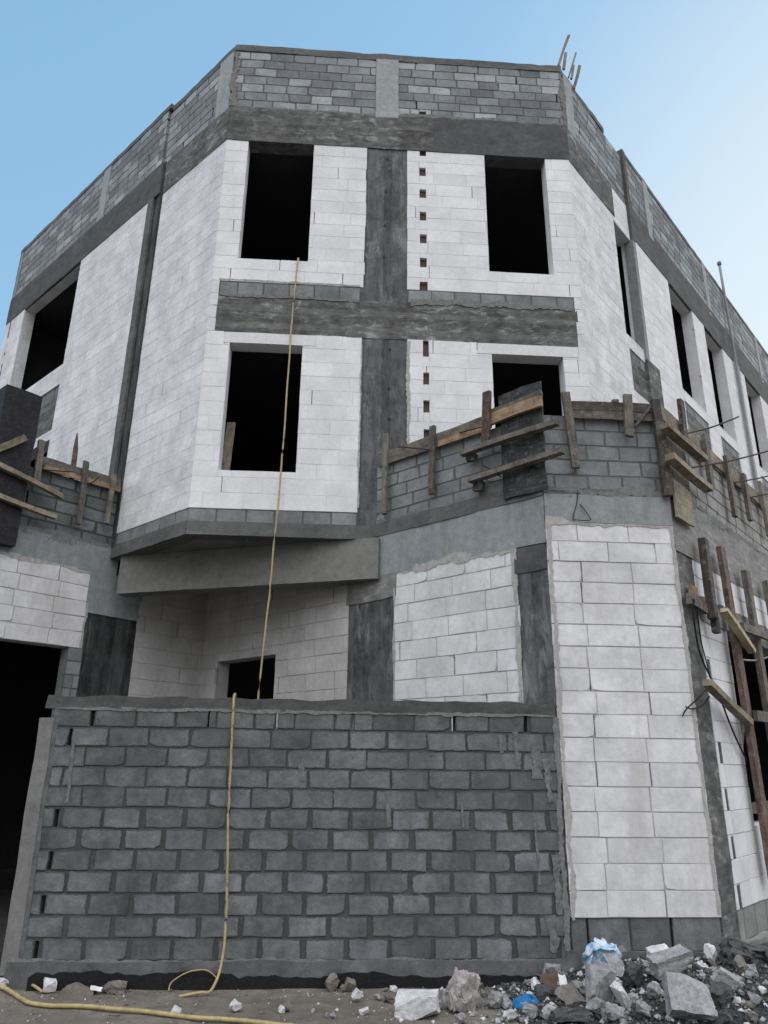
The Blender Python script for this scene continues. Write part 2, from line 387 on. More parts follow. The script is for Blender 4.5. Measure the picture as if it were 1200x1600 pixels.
B = None   # the building's empty
def part(name, mb, mat, merge=True, label=None, under=None):
    o = mb.build(name, mat, under or B, merge=merge)
    if label: o['label'] = label
    return o
def box_part(name, pl, t0, t1, z0, z1, n1, mat, thick=.3, jit=.006, seg=.22, label=None, under=None):
    mb = MB(); rough_box(mb, pl.P, t0, t1, z0, z1, n1-thick, n1, seg, jit); return part(name, mb, mat, label=label, under=under)
def wall_part(name, mat, *a, label=None, **k_):
    return part(name, blockwall(*a, **k_), mat, merge=False, label=label)
def poly_prism(mb, pts, z0, z1):
    n = len(pts); lo = [Vector((p[0], p[1], z0+H)) for p in pts]; hi = [Vector((p[0], p[1], z1+H)) for p in pts]
    mb.quad(lo, [p for p in pts]); mb.quad(hi, [p for p in pts]); l = 0
    for i in range(n):
        j = (i+1) % n; d = (lo[j]-lo[i]).length
        mb.quad([lo[i], lo[j], hi[j], hi[i]], [(l, z0), (l+d, z0), (l+d, z1), (l, z1)]); l += d

def smear_strip(mb, pl, pts, w, n, seed, step=.022, amp=.75):
    """ragged mortar band along a polyline on a wall"""
    fb = lambda x, k_: noise.noise(Vector((x*2.1, k_, seed)))*.9+noise.noise(Vector((x*6.5, k_, seed)))*.55+noise.noise(Vector((x*19, k_, seed)))*.4+noise.noise(Vector((x*47, k_, seed)))*.22
    x0 = 0
    for (a, b) in zip(pts[:-1], pts[1:]):
        d = Vector((b[0]-a[0], b[1]-a[1])); ln = d.length; d /= ln; pr = Vector((-d.y, d.x)); k_ = max(2, int(ln/step)); prev = None
        for i in range(k_+1):
            x = x0+ln*i/k_; c = Vector(a)+d*(ln*i/k_)
            wa = w*max(.02, .5+amp*fb(x, 1.7)); wb = w*max(.02, .5+amp*fb(x, 9.3))
            cur = (c+pr*wa, c-pr*wb)
            if prev:
                q = [prev[0], cur[0], cur[1], prev[1]]
                mb.quad([pl.P(y.x, y.y, n) for y in q], [tuple(y) for y in q])
            prev = cur
        x0 += ln

# ---------------------------------------------------------------- the building
B = thing('unfinished_building', 'three storey corner building of raw white and grey blocks with dark concrete frame', 'building', (0, 11, 0))
CRS, LEN = .268, .66
AAC = dict(course=CRS, length=LEN, jh=.005, jv=.005, openp=.11, openw=.013, jit=.004, dep=.05, thick=.28, mdep=.0030, wob=.0010, cham=.0018)
LOW = {**AAC, 'nseg': 4, 'wav': .003, 'chip': .06, 'cham': .004, 'jh': .008, 'jv': .008, 'openp': .26, 'mdep': .0085, 'wob': .003}

# front chamfer, top storey
W1 = (-1.99, -.745, 8.56, 11.26); W2 = (2.54, 3.735, 8.545, 11.25)
teeth = [(1.28, 1.405, 11.13, 11.25)] + [(1.275, 1.40, z, z+.2) for z in (10.645, 10.13, 9.6, 9.09, 8.565)] + [(1.265, 1.41, 8.02, 8.25)]
wall_part('wall', 'aerated_white', F, -2.40, .255, 8.07, 11.26, holes=[W1], rag=(0, .02), seed=11, **AAC)
wall_part('wall', 'aerated_white', F, 1.045, 4.21, 8.07, 11.25, holes=[W2]+teeth, rag=(.004, 0), seed=12, **AAC)
# front chamfer, middle storey
W3 = (-1.995, -.76, 4.475, 6.90); W4 = (2.52, 3.78, 4.475, 6.90)
teeth2 = [(1.315, 1.42, z, z+d) for z, d in ((6.71, .33), (6.17, .23), (5.64, .23), (5.1, .23))]
LWL = wall_part('wall', 'aerated_white', F, -2.40, .245, 3.825, 7.045, holes=[W3, (-2.1, -.545, 6.89, 7.06)], rag=(0, .02), seed=13, **AAC)
LWR = wall_part('wall', 'aerated_white', F, 1.055, 4.21, 3.62, 7.045, holes=[W4, (2.26, 4.07, 6.89, 7.06)]+teeth2, rag=(.03, 0), seed=14, **AAC)
for (a, b, zz) in ((-2.1, -.545, 6.90), (2.27, 4.06, 6.90)):
    box_part('lintel', F, a, b, zz-.075, 7.03, .006, 'white_smear', .28, .004, .3, under=LWL if a < 0 else LWR)
# toothing seen through the gaps: a stiffener column behind
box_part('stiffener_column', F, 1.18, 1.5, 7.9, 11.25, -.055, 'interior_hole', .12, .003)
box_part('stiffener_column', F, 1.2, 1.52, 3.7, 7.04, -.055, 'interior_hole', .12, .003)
# course of grey blocks over each beam and the base course
GB = dict(length=.45, jh=.012, jv=.016, openp=.0, jit=.006, dep=.05, thick=.26, rows=1)
wall_part('block_course', 'grey_block_mid', F, -2.26, .20, 7.76, 8.065, .27, n=-.005, seed=21, **GB)
wall_part('block_course', 'grey_block_mid', F, 1.06, 4.06, 7.80, 8.065, .27, n=-.005, seed=22, **GB)
wall_part('block_course', 'grey_block_mid', F, -2.40, .23, 3.60, 3.825, .22, n=-.01, seed=23, **GB)
wall_part('block_course', 'grey_block_mid', BL, 0, 2.25, 3.60, 3.825, .22, n=-.01, seed=24, **GB)
# white ends of the band beside the corner
wall_part('wall', 'aerated_smeared', F, -2.40, -2.27, 7.045, 8.07, CRS, .66, seed=25, jit=.004, thick=.26)
wall_part('wall', 'aerated_smeared', F, 4.07, 4.21, 7.045, 8.07, CRS, .66, seed=26, jit=.004, thick=.26)
# concrete frame on the front
UPC = box_part('column', F, .20, 1.09, 7.74, 11.27, -.012, 'concrete_column', .3, .008)
LOC = box_part('column', F, .20, 1.09, 3.60, 7.06, -.012, 'concrete_column', .3, .008)
box_part('beam', F, -2.32, 4.10, 7.03, 7.79, -.004, 'concrete_beam', .3, .012)
box_part('beam', F, -2.40, 1.55, 11.25, 12.08, .012, 'concrete_beam', .3, .008)
box_part('beam', F, 1.55, 4.225, 11.245, 12.12, .010, 'concrete_beam_dark', .3, .008)
box_part('slab', F, -2.40, .56, 3.385, 3.61, .015, 'concrete_cope', .3, .007)
box_part('slab', BL, 0.0, 2.25, 3.385, 3.61, .015, 'concrete_cope', .3, .007)
for x_, z_ in [(.66, 11.02), (.64, 10.24), (.63, 9.45), (.62, 8.75), (.74, 6.83), (.73, 6.07), (.74, 5.5)]:
    mb = MB(); c_ = [F.P(x_+.026*math.cos(k_*math.pi/4), z_+.032*math.sin(k_*math.pi/4), -.004) for k_ in range(8)]; d_ = [q+Vector((0, .03, 0)) for q in c_]
    for k_ in range(8): mb.quad([c_[k_], c_[(k_+1) % 8], d_[(k_+1) % 8], d_[k_]], [(0, 0)]*4)
    mb.quad([q-Vector((0, .0005, 0)) for q in c_], [(0, 0)]*8); part('tie_hole', mb, 'wire_black', under=UPC if z_ > 7.5 else LOC)
# parapet on the roof
PB = dict(nseg=3, wav=.005, chip=.10, course=.206, length=.43, jh=.014, jv=.016, openp=.05, openw=.03, jit=.005, dep=.05, thick=.22)
def lum(rr, x, z): return min(1, max(0, (.74 if rr.random() < .5+.75*noise.noise(Vector((x*.55, z*.9, 4.2))) else .32)+rr.gauss(0, .13)))
hole = (1.28, 1.41, 12.11, 12.26)
wall_part('parapet', 'grey_block_light', F, -2.40, .42, 12.07, 13.55, n=-.01, seed=31, tones=lum, **PB)
wall_part('parapet', 'grey_block_light', F, .86, 4.21, 12.11, 13.56, n=-.01, seed=32, tones=lum, holes=[hole], **PB)
box_part('parapet_post', F, .415, .865, 12.03, 13.56, .012, 'concrete_pale', .24, .008)
box_part('coping', F, -2.41, 4.22, 13.545, 13.71, .004, 'concrete_cope', .24, .018, .15)
wall_part('parapet', 'grey_block_light', BL, .48, 2.3, 12.07, 13.55, n=-.01, seed=33, tones=lum, **PB)
box_part('parapet_post', BL, .05, .49, 11.98, 13.56, .012, 'concrete_pale', .24, .01)
box_part('coping', BL, 0, 2.2, 13.545, 13.70, .002, 'concrete_cope', .24, .014, .15)
wall_part('parapet', 'grey_block_light', WL, 2.3, 9.65, 12.07, 13.60, n=-.01, seed=34, tones=lum, **PB)
for t in (4.72, ): box_part('parapet_post', WL, t, t+.3, 12.02, 13.6, .008, 'concrete_pale', .24, .006)
box_part('coping', WL, 2.2, 9.66, 13.595, 13.72, .002, 'concrete_cope', .24, .012, .2)
wall_part('parapet', 'grey_block_light', BR, .40, 2.85, 12.07, 13.50, n=-.01, seed=35, tones=lum, **PB)
box_part('parapet_post', BR, .07, .42, 11.95, 13.56, .012, 'concrete_pale', .24, .012)
box_part('coping', BR, 0, 2.0, 13.495, 13.64, .0, 'concrete_cope', .22, .035, .12)
wall_part('parapet', 'grey_block_light', WR, 2.85, 16.5, 12.07, 13.55, n=-.01, seed=36, tones=lum, **PB)
for t in (3.92, 8.0, 12.9): box_part('parapet_post', WR, t, t+.28, 11.9, 13.6, .010, 'concrete_pale', .24, .006)
box_part('coping', WR, 2.8, 16.5, 13.545, 13.66, .002, 'concrete_cope', .24, .010, .25)
# roof beams on the flanks
box_part('beam', BL, 0, 2.3, 11.25, 12.08, .012, 'concrete_beam', .3, .008)
box_part('beam', WL, 2.2, 9.66, 11.26, 12.08, .010, 'concrete_beam_dark', .3, .008)
box_part('beam', BR, 0, 2.02, 11.22, 12.08, .012, 'concrete_beam', .3, .008)
box_part('beam', WR, 2.84, 16.5, 11.15, 12.08, .010, 'concrete_beam_dark', .3, .008)
wall_part('wall', 'aerated_white', BR, 2.0, 2.82, 11.08, 12.05, n=-.004, seed=37, **AAC)
# left return of the chamfer: white from slab to roof beam
wall_part('wall', 'aerated_smeared', BL, 0, 2.25, 3.825, 11.26, seed=41, n=0, **AAC)
# left wing
LW1 = (5.5, 8.5, 8.48, 11.25); LW2 = (5.5, 8.5, 4.4, 6.62)
wall_part('wall', 'aerated_smeared', WL, 2.55, 9.65, 3.6, 11.26, holes=[LW1, LW2, (5.5, 8.5, 6.85, 7.97)], seed=42, **AAC)
wall_part('block_course', 'grey_block_mid', WL, 5.5, 8.5, 7.66, 7.97, .27, n=-.03, seed=43, **GB)
box_part('beam', WL, 5.45, 8.55, 6.85, 7.67, -.03, 'concrete_beam', .26, .008)
box_part('column', WL, 2.40, 2.60, 3.6, 11.27, .02, 'concrete_foot', .34, .006)
box_part('column', WL, 2.16, 2.405, 3.6, 12.1, -.03, 'concrete_black', .34, .006)
# right return and right wing
wall_part('wall', 'aerated_smeared', BR, 0, 2.82, 3.62, 11.24, holes=[(1.95, 2.9, 8.3, 11.1), (2.02, 2.9, 7.05, 8.0), (1.95, 2.9, 4.4, 6.7)], seed=44, **AAC)
wall_part('block_course', 'grey_block_mid', BR, 2.02, 2.82, 7.76, 8.0, .27, n=-.02, seed=45, **GB)
box_part('beam', BR, 2.0, 2.84, 7.03, 7.77, -.02, 'concrete_beam', .26, .008)
RW = [(4.84, 6.42), (7.3, 8.75), (10.72, 12.3), (13.2, 14.7)]
hol = []
for a, b in RW: hol += [(a, b, 8.24, 11.14), (a, b, 7.05, 7.95), (a, b, 4.4, 6.7)]
wall_part('wall', 'aerated_white', WR, 3.44, 16.5, 3.62, 11.16, holes=hol, seed=46, **AAC)
wall_part('wall', 'aerated_white', WR, 2.82, 3.46, 8.08, 11.16, seed=47, **AAC)
for i, (a, b) in enumerate(RW):
    wall_part('block_course', 'grey_block_mid', WR, a, b, 7.72, 7.95, .23, n=-.02, seed=50+i, **GB)
    box_part('beam', WR, a-.02, b+.02, 7.03, 7.73, -.02, 'concrete_beam', .26, .006)
box_part('column', WR, 2.80, 3.46, 3.62, 8.09, .004, 'concrete_beam', .32, .006)
box_part('column', WR, 2.80, 2.95, 8.06, 11.1, .004, 'concrete_jamb', .20, .004)
box_part('column', WR, 2.80, 2.95, 11.1, 13.66, .012, 'concrete_beam_dark', .34, .004)
box_part('column', WR, 9.72, 10.2, 3.62, 11.2, .02, 'concrete_pale', .3, .006)

# ground floor, flank right of the courtyard (t runs towards the street)
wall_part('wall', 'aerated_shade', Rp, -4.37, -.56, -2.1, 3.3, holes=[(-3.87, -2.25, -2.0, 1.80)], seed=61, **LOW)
box_part('column', Rp, -.58, .40, -2.1, 2.52, -.012, 'concrete_column', .3, .010)
box_part('column_head', Rp, -.60, .42, 2.42, 2.86, .004, 'concrete_rough', .3, .016, .12)
wall_part('wall', 'aerated_dusty', Rp, .38, 2.50, -2.1, 2.83, rag=(.01, .02), seed=62, **LOW)
box_part('column', Rp, 2.46, 2.95, -2.1, 2.72, -.012, 'concrete_column', .3, .008)
box_part('ring_beam', Rp, .05, 2.96, 2.78, 3.50, .006, 'concrete_ring', .3, .010)
box_part('column_head', Rp, 2.48, 2.95, 2.42, 2.77, .0, 'concrete_beam_dark', .3, .012)
box_part('ring_beam', Rp, .0, 2.96, 3.42, 3.64, .020, 'concrete_cope', .28, .016, .15)
PG = dict(nseg=3, wav=.005, chip=.12, course=.2125, length=.452, jh=.014, jv=.022, openp=.03, openw=.03, jit=.006, dep=.05, thick=.22)
def mid(rr, x, z): return min(1, max(0, rr.gauss(.55, .22)))
wall_part('terrace_parapet', 'grey_block_mid', Rp, .0, 2.97, 3.60, 4.62, n=-.005, seed=63, tones=mid, **PG)
# ground floor chamfer
wall_part('wall', 'aerated_dusty', G, .0, 1.70, -1.53, 3.065, rows=17, seed=64, rag=(0, .0), shift=.42, **{**LOW, 'openp': .22})
wall_part('block_course', 'grey_block_dark', G, .0, 1.68, -1.86, -1.52, .33, n=-.02, seed=65, **{**GB, 'length': .47, 'openp': .9, 'openw': .028})
box_part('footing', G, -.1, 1.9, -2.5, -1.85, .03, 'concrete_foot', .4, .02, .12)
box_part('ring_beam', G, .0, 1.70, 3.05, 3.44, .008, 'concrete_ring', .3, .010)
box_part('ring_beam', G, .0, 1.70, 3.40, 3.53, .000, 'concrete_cope', .28, .014, .12)
wall_part('terrace_parapet', 'grey_block_mid', G, .0, 1.70, 3.50, 4.60, n=-.005, seed=66, tones=mid, shift=.2, **PG)
# right street side
wall_part('wall', 'aerated_white', GR, .56, 1.64, -1.52, 1.95, holes=[(.645, .765, z, z+.25) for z in (1.14, .10, -.45, -.99)]+[(.645, .765, -1.60, -1.27)],
          seed=71, shift=.6, **LOW)
box_part('stiffener_column', GR, .62, .9, -1.6, 1.9, -.012, 'concrete_beam_dark', .12, .003)
box_part('column', GR, .02, .60, -1.9, 2.74, -.012, 'concrete_beam', .3, .01)
wall_part('wall', 'aerated_white', GR, .60, 5.4, 2.22, 2.76, seed=72, rows=2, **{**LOW, 'length': .75, 'openp': .5, 'openw': .02})
box_part('lintel', GR, .60, 5.4, 1.88, 2.24, .01, 'concrete_rough', .3, .03, .1)
wall_part('wall', 'aerated_white', GR, 1.62, 5.2, -1.53, -.66, seed=73, **LOW)
wall_part('wall', 'aerated_white', GR, 5.2, 16, -1.53, 2.76, seed=74, holes=[(7, 10, -.66, 1.9), (12, 14, -.66, 1.9)], **LOW)
wall_part('block_course', 'grey_block_warm', GR, .55, 16, -1.86, -1.52, .33, n=-.01, seed=75, **GB)
box_part('footing', GR, -.1, 16, -2.5, -1.85, .08, 'concrete_rough', .4, .03, .15)
box_part('ring_beam', GR, .0, 16, 2.72, 3.58, .008, 'concrete_rough', .3, .014)
wall_part('terrace_parapet', 'grey_block_warm', GR, .0, 16, 3.57, 4.62, n=-.005, seed=76, tones=lambda rr, x, z: min(1, max(0, rr.gauss(.85, .18))), **PG)
# ground floor, flank left of the courtyard
wall_part('wall', 'aerated_dusty', Lp, -3.2, -.30, 1.80, 3.09, rag=(0, .02), seed=81, **LOW)
wall_part('jamb', 'grey_block_mid', Lp, -.50, -.26, -2.1, 1.80, .22, n=.006, seed=82, length=.6, jh=.014, jv=.01, thick=.25)
box_part('column', Lp, -.28, .68, -2.1, 2.44, -.012, 'concrete_black', .3, .01)
box_part('column_head', Lp, -.32, .70, 2.40, 3.12, .004, 'concrete_ring', .3, .012, label='grey concrete head above the dark column')
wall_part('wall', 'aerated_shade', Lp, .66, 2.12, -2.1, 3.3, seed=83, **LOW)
box_part('ring_beam', Lp, -3.2, .15, 3.08, 3.56, .006, 'concrete_ring', .3, .010)
wall_part('terrace_parapet', 'grey_block_dark', Lp, -3.2, .06, 3.55, 4.62, n=-.005, seed=84, tones=mid, **PG)
LC = Plane(Lp.xy(-3.2), (-1, 0), (0, -1))
wall_part('wall', 'aerated_dusty', LC, .0, 1.7, -2.1, 3.09, seed=85, **LOW)
box_part('ring_beam', LC, -.01, 1.7, 3.08, 3.56, .006, 'concrete_ring', .3, .010)
wall_part('terrace_parapet', 'grey_block_dark', LC, .0, 1.7, 3.55, 4.62, n=-.005, seed=86, tones=mid, **PG)
LE = Plane(LC.xy(1.7), DA, NA)
wall_part('wall', 'aerated_dusty', LE, .0, 9, -2.1, 3.09, seed=87, **LOW)
box_part('ring_beam', LE, -.01, 9, 3.08, 3.56, .006, 'concrete_ring', .3, .010)
wall_part('terrace_parapet', 'grey_block_dark', LE, .0, 9, 3.55, 4.62, n=-.005, seed=88, tones=mid, **PG)
# the skew beam under the overhang
bx = Plane((.60, 10.86), (-.943, .333), (-.333, -.943))
box_part('beam', bx, .02, 4.62, 2.73, 3.382, .0, 'concrete_soffit', .3, .005)
# soffit, floors, roof and inner walls
def slab_part(name, pts, z0, z1, mat):
    mb = MB(); poly_prism(mb, pts, z0, z1); return part(name, mb, mat, merge=False)
slab_part('soffit', [(-2.28, 11.10), (.62, 11.10), (-2.53, 14.20), BL.xy(2.15, -.12)], 3.388, 3.50, 'concrete_soffit')
back = (S, S)
inn = lambda pl, t, n: pl.xy(t, -n)
tx = (4.21+2.40-12*S)/(-2*S)
upper = [inn(WL, 9.5, .27), (-2.28, 11.27), (4.09, 11.27), inn(WR, 16.4, .27), inn(WR, 16.4, 6.0), (.905, 11+6*S+1.325*S), inn(WL, 9.5, 6.0)]
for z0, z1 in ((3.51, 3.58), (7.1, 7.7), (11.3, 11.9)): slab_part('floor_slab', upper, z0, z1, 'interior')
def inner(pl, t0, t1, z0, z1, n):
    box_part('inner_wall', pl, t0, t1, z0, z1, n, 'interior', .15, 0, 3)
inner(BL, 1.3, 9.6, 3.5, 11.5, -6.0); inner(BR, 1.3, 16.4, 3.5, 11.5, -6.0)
endL = Plane(WL.xy(9.35), (S, S), NB); inner(endL, 0.0, 6.1, 3.5, 11.5, .05)
endR = Plane(WR.xy(16.2), (-S, S), NA); inner(endR, 0.0, 6.1, 3.5, 11.5, .0)
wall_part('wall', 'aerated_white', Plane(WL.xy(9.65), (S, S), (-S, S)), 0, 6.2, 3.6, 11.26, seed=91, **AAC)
wall_part('parapet', 'grey_block_light', Plane(WL.xy(9.65), (S, S), (-S, S)), 0, 6.2, 12.07, 13.6, seed=92, tones=lum, **PB)
box_part('beam', Plane(WL.xy(9.65), (S, S), (-S, S)), 0, 6.2, 11.26, 12.08, .012, 'concrete_beam_dark', .3, .008)
# terraces over the projecting ground floor and its rooms
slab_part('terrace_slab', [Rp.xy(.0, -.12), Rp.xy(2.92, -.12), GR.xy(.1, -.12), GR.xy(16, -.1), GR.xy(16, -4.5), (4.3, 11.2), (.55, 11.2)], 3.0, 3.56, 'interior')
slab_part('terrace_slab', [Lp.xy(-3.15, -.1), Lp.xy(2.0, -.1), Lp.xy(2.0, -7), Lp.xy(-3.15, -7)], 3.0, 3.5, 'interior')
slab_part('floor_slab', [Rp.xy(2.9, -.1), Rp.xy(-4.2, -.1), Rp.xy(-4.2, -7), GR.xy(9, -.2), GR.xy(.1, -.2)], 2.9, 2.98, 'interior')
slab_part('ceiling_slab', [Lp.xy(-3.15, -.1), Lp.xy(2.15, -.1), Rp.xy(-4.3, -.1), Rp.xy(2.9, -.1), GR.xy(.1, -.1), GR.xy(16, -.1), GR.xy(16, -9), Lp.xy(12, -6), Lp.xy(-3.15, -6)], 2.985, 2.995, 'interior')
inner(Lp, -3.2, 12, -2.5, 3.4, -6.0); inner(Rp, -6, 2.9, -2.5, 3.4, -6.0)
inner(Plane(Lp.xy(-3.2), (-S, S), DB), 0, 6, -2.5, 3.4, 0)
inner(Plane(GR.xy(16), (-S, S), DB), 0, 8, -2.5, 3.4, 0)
# roof pole / downpipe on the right wing
def tube_pts(mb, pts, r, sides=8, ruv=0):
    rings = []; up = Vector((0, 0, 1)); l = 0; ls = []
    for i, p in enumerate(pts):
        d = (pts[min(i+1, len(pts)-1)]-pts[max(i-1, 0)]).normalized()
        a = d.cross(up); a = a.normalized() if a.length > .05 else Vector((1, 0, 0)); b = a.cross(d)
        rings.append([p+(a*math.cos(2*math.pi*k_/sides)+b*math.sin(2*math.pi*k_/sides))*(r(i) if callable(r) else r) for k_ in range(sides)])
        if i: l += (p-pts[i-1]).length
        ls.append(l)
    for i in range(len(rings)-1):
        for k_ in range(sides):
            j = (k_+1) % sides
            mb.quad([rings[i][k_], rings[i][j], rings[i+1][j], rings[i+1][k_]], [(ls[i], k_/sides), (ls[i], (k_+1)/sides), (ls[i+1], (k_+1)/sides), (ls[i+1], k_/sides)])
    mb.quad(list(rings[0]), [(0, 0)]*sides); mb.quad(list(rings[-1])[::-1], [(0, 0)]*sides)
def smooth_path(pts, n=6):
    out = []; q = [pts[0]]+list(pts)+[pts[-1]]
    for i in range(1, len(q)-2):
        p0, p1, p2, p3 = q[i-1], q[i], q[i+1], q[i+2]
        for k_ in range(n):
            u = k_/n; out.append(.5*((2*p1)+(p2-p0)*u+(2*p0-5*p1+4*p2-p3)*u*u+(3*p1-p0-3*p2+p3)*u**3))
    out.append(pts[-1]); return out
mb = MB(); mb.smooth = True; tube_pts(mb, [WR.P(9.62, z, .09) for z in (4.0, 6, 8, 10, 12, 13.5, 14.45)], .036, 10); DP = part('downpipe', mb, 'pipe_grey')
mb = MB(); mb.smooth = True; tube_pts(mb, [WR.P(9.62, z, .09) for z in (14.40, 14.47, 14.5)], .06, 10); part('pipe_cap', mb, 'pipe_grey', under=DP)
# ragged mortar on the frame
mb = MB()
for i, (pl, pts, w) in enumerate([(G, [(.03, 3.07), (.03, -1.55)], .055), (G, [(0, 3.05), (1.7, 3.05)], .075), (G, [(1.675, 3.05), (1.675, -1.5)], .04),
        (Rp, [(.40, 2.80), (2.48, 2.80)], .10), (Rp, [(2.47, 2.8), (2.47, .7)], .05), (Rp, [(.39, 2.8), (.39, .7)], .03), (Lp, [(-2.2, 3.09), (-.3, 3.09)], .06), (Lp, [(-.3, 3.1), (-.3, 1.8)], .04),
        (F, [(1.06, 7.0), (1.06, 4.6)], .05), (F, [(.25, 6.9), (.25, 3.9)], .025), (F, [(-2.28, 8.1), (.2, 8.09)], .03)]):
    mb = MB(); smear_strip(mb, pl, pts, w, .0065+.001*i/10, 300+i); part('mortar_smear', mb, 'mortar_smear')
for i, (pl, pts, w) in enumerate([(Rp, [(0, 3.62), (2.9, 3.56)], .14), (G, [(0, 3.5), (1.7, 3.47)], .1), (Lp, [(-3, 3.55), (.1, 3.58)], .12), (F, [(-2.25, 7.78), (.2, 7.78)], .05), (F, [(1.1, 7.83), (4.0, 7.82)], .09),
        (F, [(-2.35, 12.09), (.4, 12.09)], .05), (F, [(.9, 12.12), (4.1, 12.13)], .06), (F, [(-2.38, 12.1), (-2.38, 13.5)], .1), (F, [(4.19, 12.1), (4.19, 13.5)], .09), (GR, [(0, 3.6), (8, 3.6)], .1)]):
    mb = MB(); smear_strip(mb, pl, pts, w, .0085+.001*i/10, 330+i); part('mortar_band', mb, 'mortar_grey')

# ---------------------------------------------------------------- boundary wall
B = thing('block_fence', 'low dark grey concrete block wall closing the courtyard in front of the building', 'wall', (-.3, 8.95, 0))
slit = lambda t, r: (t-.021, t+.021, .62-.2125*(r+1)+.012, .62-.2125*r-.02)
slits = [slit(-2.78, 0), slit(-1.46, 0), slit(-.68, 0), slit(.20, 0), slit(1.39, 0), slit(2.25, 0), slit(-3.0, 1), slit(-3.02, 5), slit(-3.02, 7), slit(-3.03, 9), slit(-3.03, 11)]
def fence_tone(rr, x, z):
    return min(1, max(0, rr.gauss(.40 if z > -.45 else .58, .24)))
part('blockwork', blockwall(FE, -3.17, 2.62, -1.93, .62, .2125, .455, holes=slits, jh=.015, jv=lambda z: .016 if z > -.45 else .044, rows=12, openp=0,
     jit=.009, dep=.05, mdep=.0085, thick=.2, seed=101, shift=.16, tones=fence_tone, wob=.003, edge=.032, cham=.003, nseg=5, wav=.0045, chip=.13), 'grey_block_dark', merge=False)
box_part('coping', FE, -3.31, 2.62, .605, .752, .002, 'concrete_cope_dark', .22, .022, .10)
box_part('end_post', FE, -3.36, -3.20, -2.05, .50, .010, 'concrete_post', .2, .012, .15)
box_part('end_post', FE, -3.21, -3.15, -2.05, .62, .004, 'concrete_foot', .2, .014, .12)
box_part('footing', FE, -3.30, 2.66, -2.3, -1.925, .03, 'concrete_foot', .26, .022, .12)
mb = MB()
rr = random.Random(5); prev = None; t = -3.05
while t < 2.6:
    top = -2.10 + .10*max(0, noise.noise(Vector((t*1.3, 0, 3)))+.45) + rr.uniform(-.012, .012) + (.05 if -3 < t < -1 else 0)
    cur = (t, top)
    if prev: mb.quad([FE.P(prev[0], -2.3, .056), FE.P(cur[0], -2.3, .056), FE.P(cur[0], cur[1], .056), FE.P(prev[0], prev[1], .056)], [prev, cur, cur, prev])
    prev = cur; t += rr.uniform(.03, .09)
part('damp_coating', mb, 'bitumen', merge=False)
mb = MB()
for i, (pts, w) in enumerate([([(2.6, .6), (2.58, -1.9)], .06), ([(-3.3, -1.93), (2.6, -1.94)], .045), ([(-3.2, .61), (2.6, .605)], .03)]):
    mb = MB(); smear_strip(mb, FE, pts, w, .009+.001*i, 360+i); part('mortar_band', mb, 'mortar_grey')

for i, (x_, z0_, z1_, w_) in enumerate([(2.36, .30, -.10, .10), (2.12, .42, .05, .05), (2.48, .12, -.35, .07), (1.92, .38, .18, .06), (2.30, -.52, -1.2, .03), (2.5, -.9, -1.5, .08), (2.44, -1.5, -1.86, .09), (-2.95, .25, -.4, .04), (1.05, -.45, -.62, .03), (-.35, .05, -.15, .05), (.62, -.36, -.62, .03), (1.45, -.36, -.62, .03)]):
    mb = MB(); smear_strip(mb, FE, [(x_, z0_), (x_+.015, z1_)], w_, .0072+.0004*i, 420+i); part('grout_run', mb, 'grout')

# ---------------------------------------------------------------- formwork timber
def timber(name, label, cat, pl, a, b, w, th, n, mat, group=None, kink=0.0, nb=None, taper=None):
    """sawn board lying on a wall: a, b = (t, z) ends of its centre line, w its width, n..n+th its depth"""
    mb = MB(); nb = n if nb is None else nb
    d = Vector((b[0]-a[0], b[1]-a[1])); ln = d.length; d /= ln; pr = Vector((-d.y, d.x)); k_ = max(3, int(ln/.22)); rr = random.Random(hash(label) % 9999 if False else sum(map(ord, label)))
    ph = rr.uniform(0, 6); rings = []; kink = kink or rr.uniform(-.018, .018)*min(1, ln)
    for i in range(k_+1):
        u = i/k_; c = Vector(a)+d*(ln*u) + pr*(math.sin(u*math.pi+ph*.0)*kink) ; no = n+(nb-n)*u+math.sin(u*3+ph)*.004
        ww = w*(taper if (taper is not None and i == k_) else 1)*rr.uniform(.93, 1.05); bv = .006
        e = rr.uniform(-.012, .012) if i in (0, k_) else 0
        ring = []
        for (sx, sn) in ((-.5, 0), (-.5, 1), (.5, 1), (.5, 0)):
            q = c+pr*(sx*ww)+d*(e+ (rr.uniform(-.01, .01) if i in (0, k_) else 0)); ring.append((q.x, q.y, no+sn*th))
        rings.append((ring, ln*u))
    for i in range(k_):
        (r0, l0), (r1, l1) = rings[i], rings[i+1]; v = 0
        for j in range(4):
            k2 = (j+1) % 4; wd = (th if j % 2 == 0 else w)
            mb.quad([pl.P(*r0[j]), pl.P(*r0[k2]), pl.P(*r1[k2]), pl.P(*r1[j])], [(l0, v), (l0, v+wd), (l1, v+wd), (l1, v)]); v += wd
    for r, l in (rings[0], rings[-1]): mb.quad([pl.P(*x) for x in r], [(0, 0), (0, th), (.05, th), (.05, 0)])
    return mb.build(name, mat, props=props(label, cat, group), merge=True)
GF = 'formwork timber along the terrace parapets'
cb, cs = 'formwork board', 'timber stud'
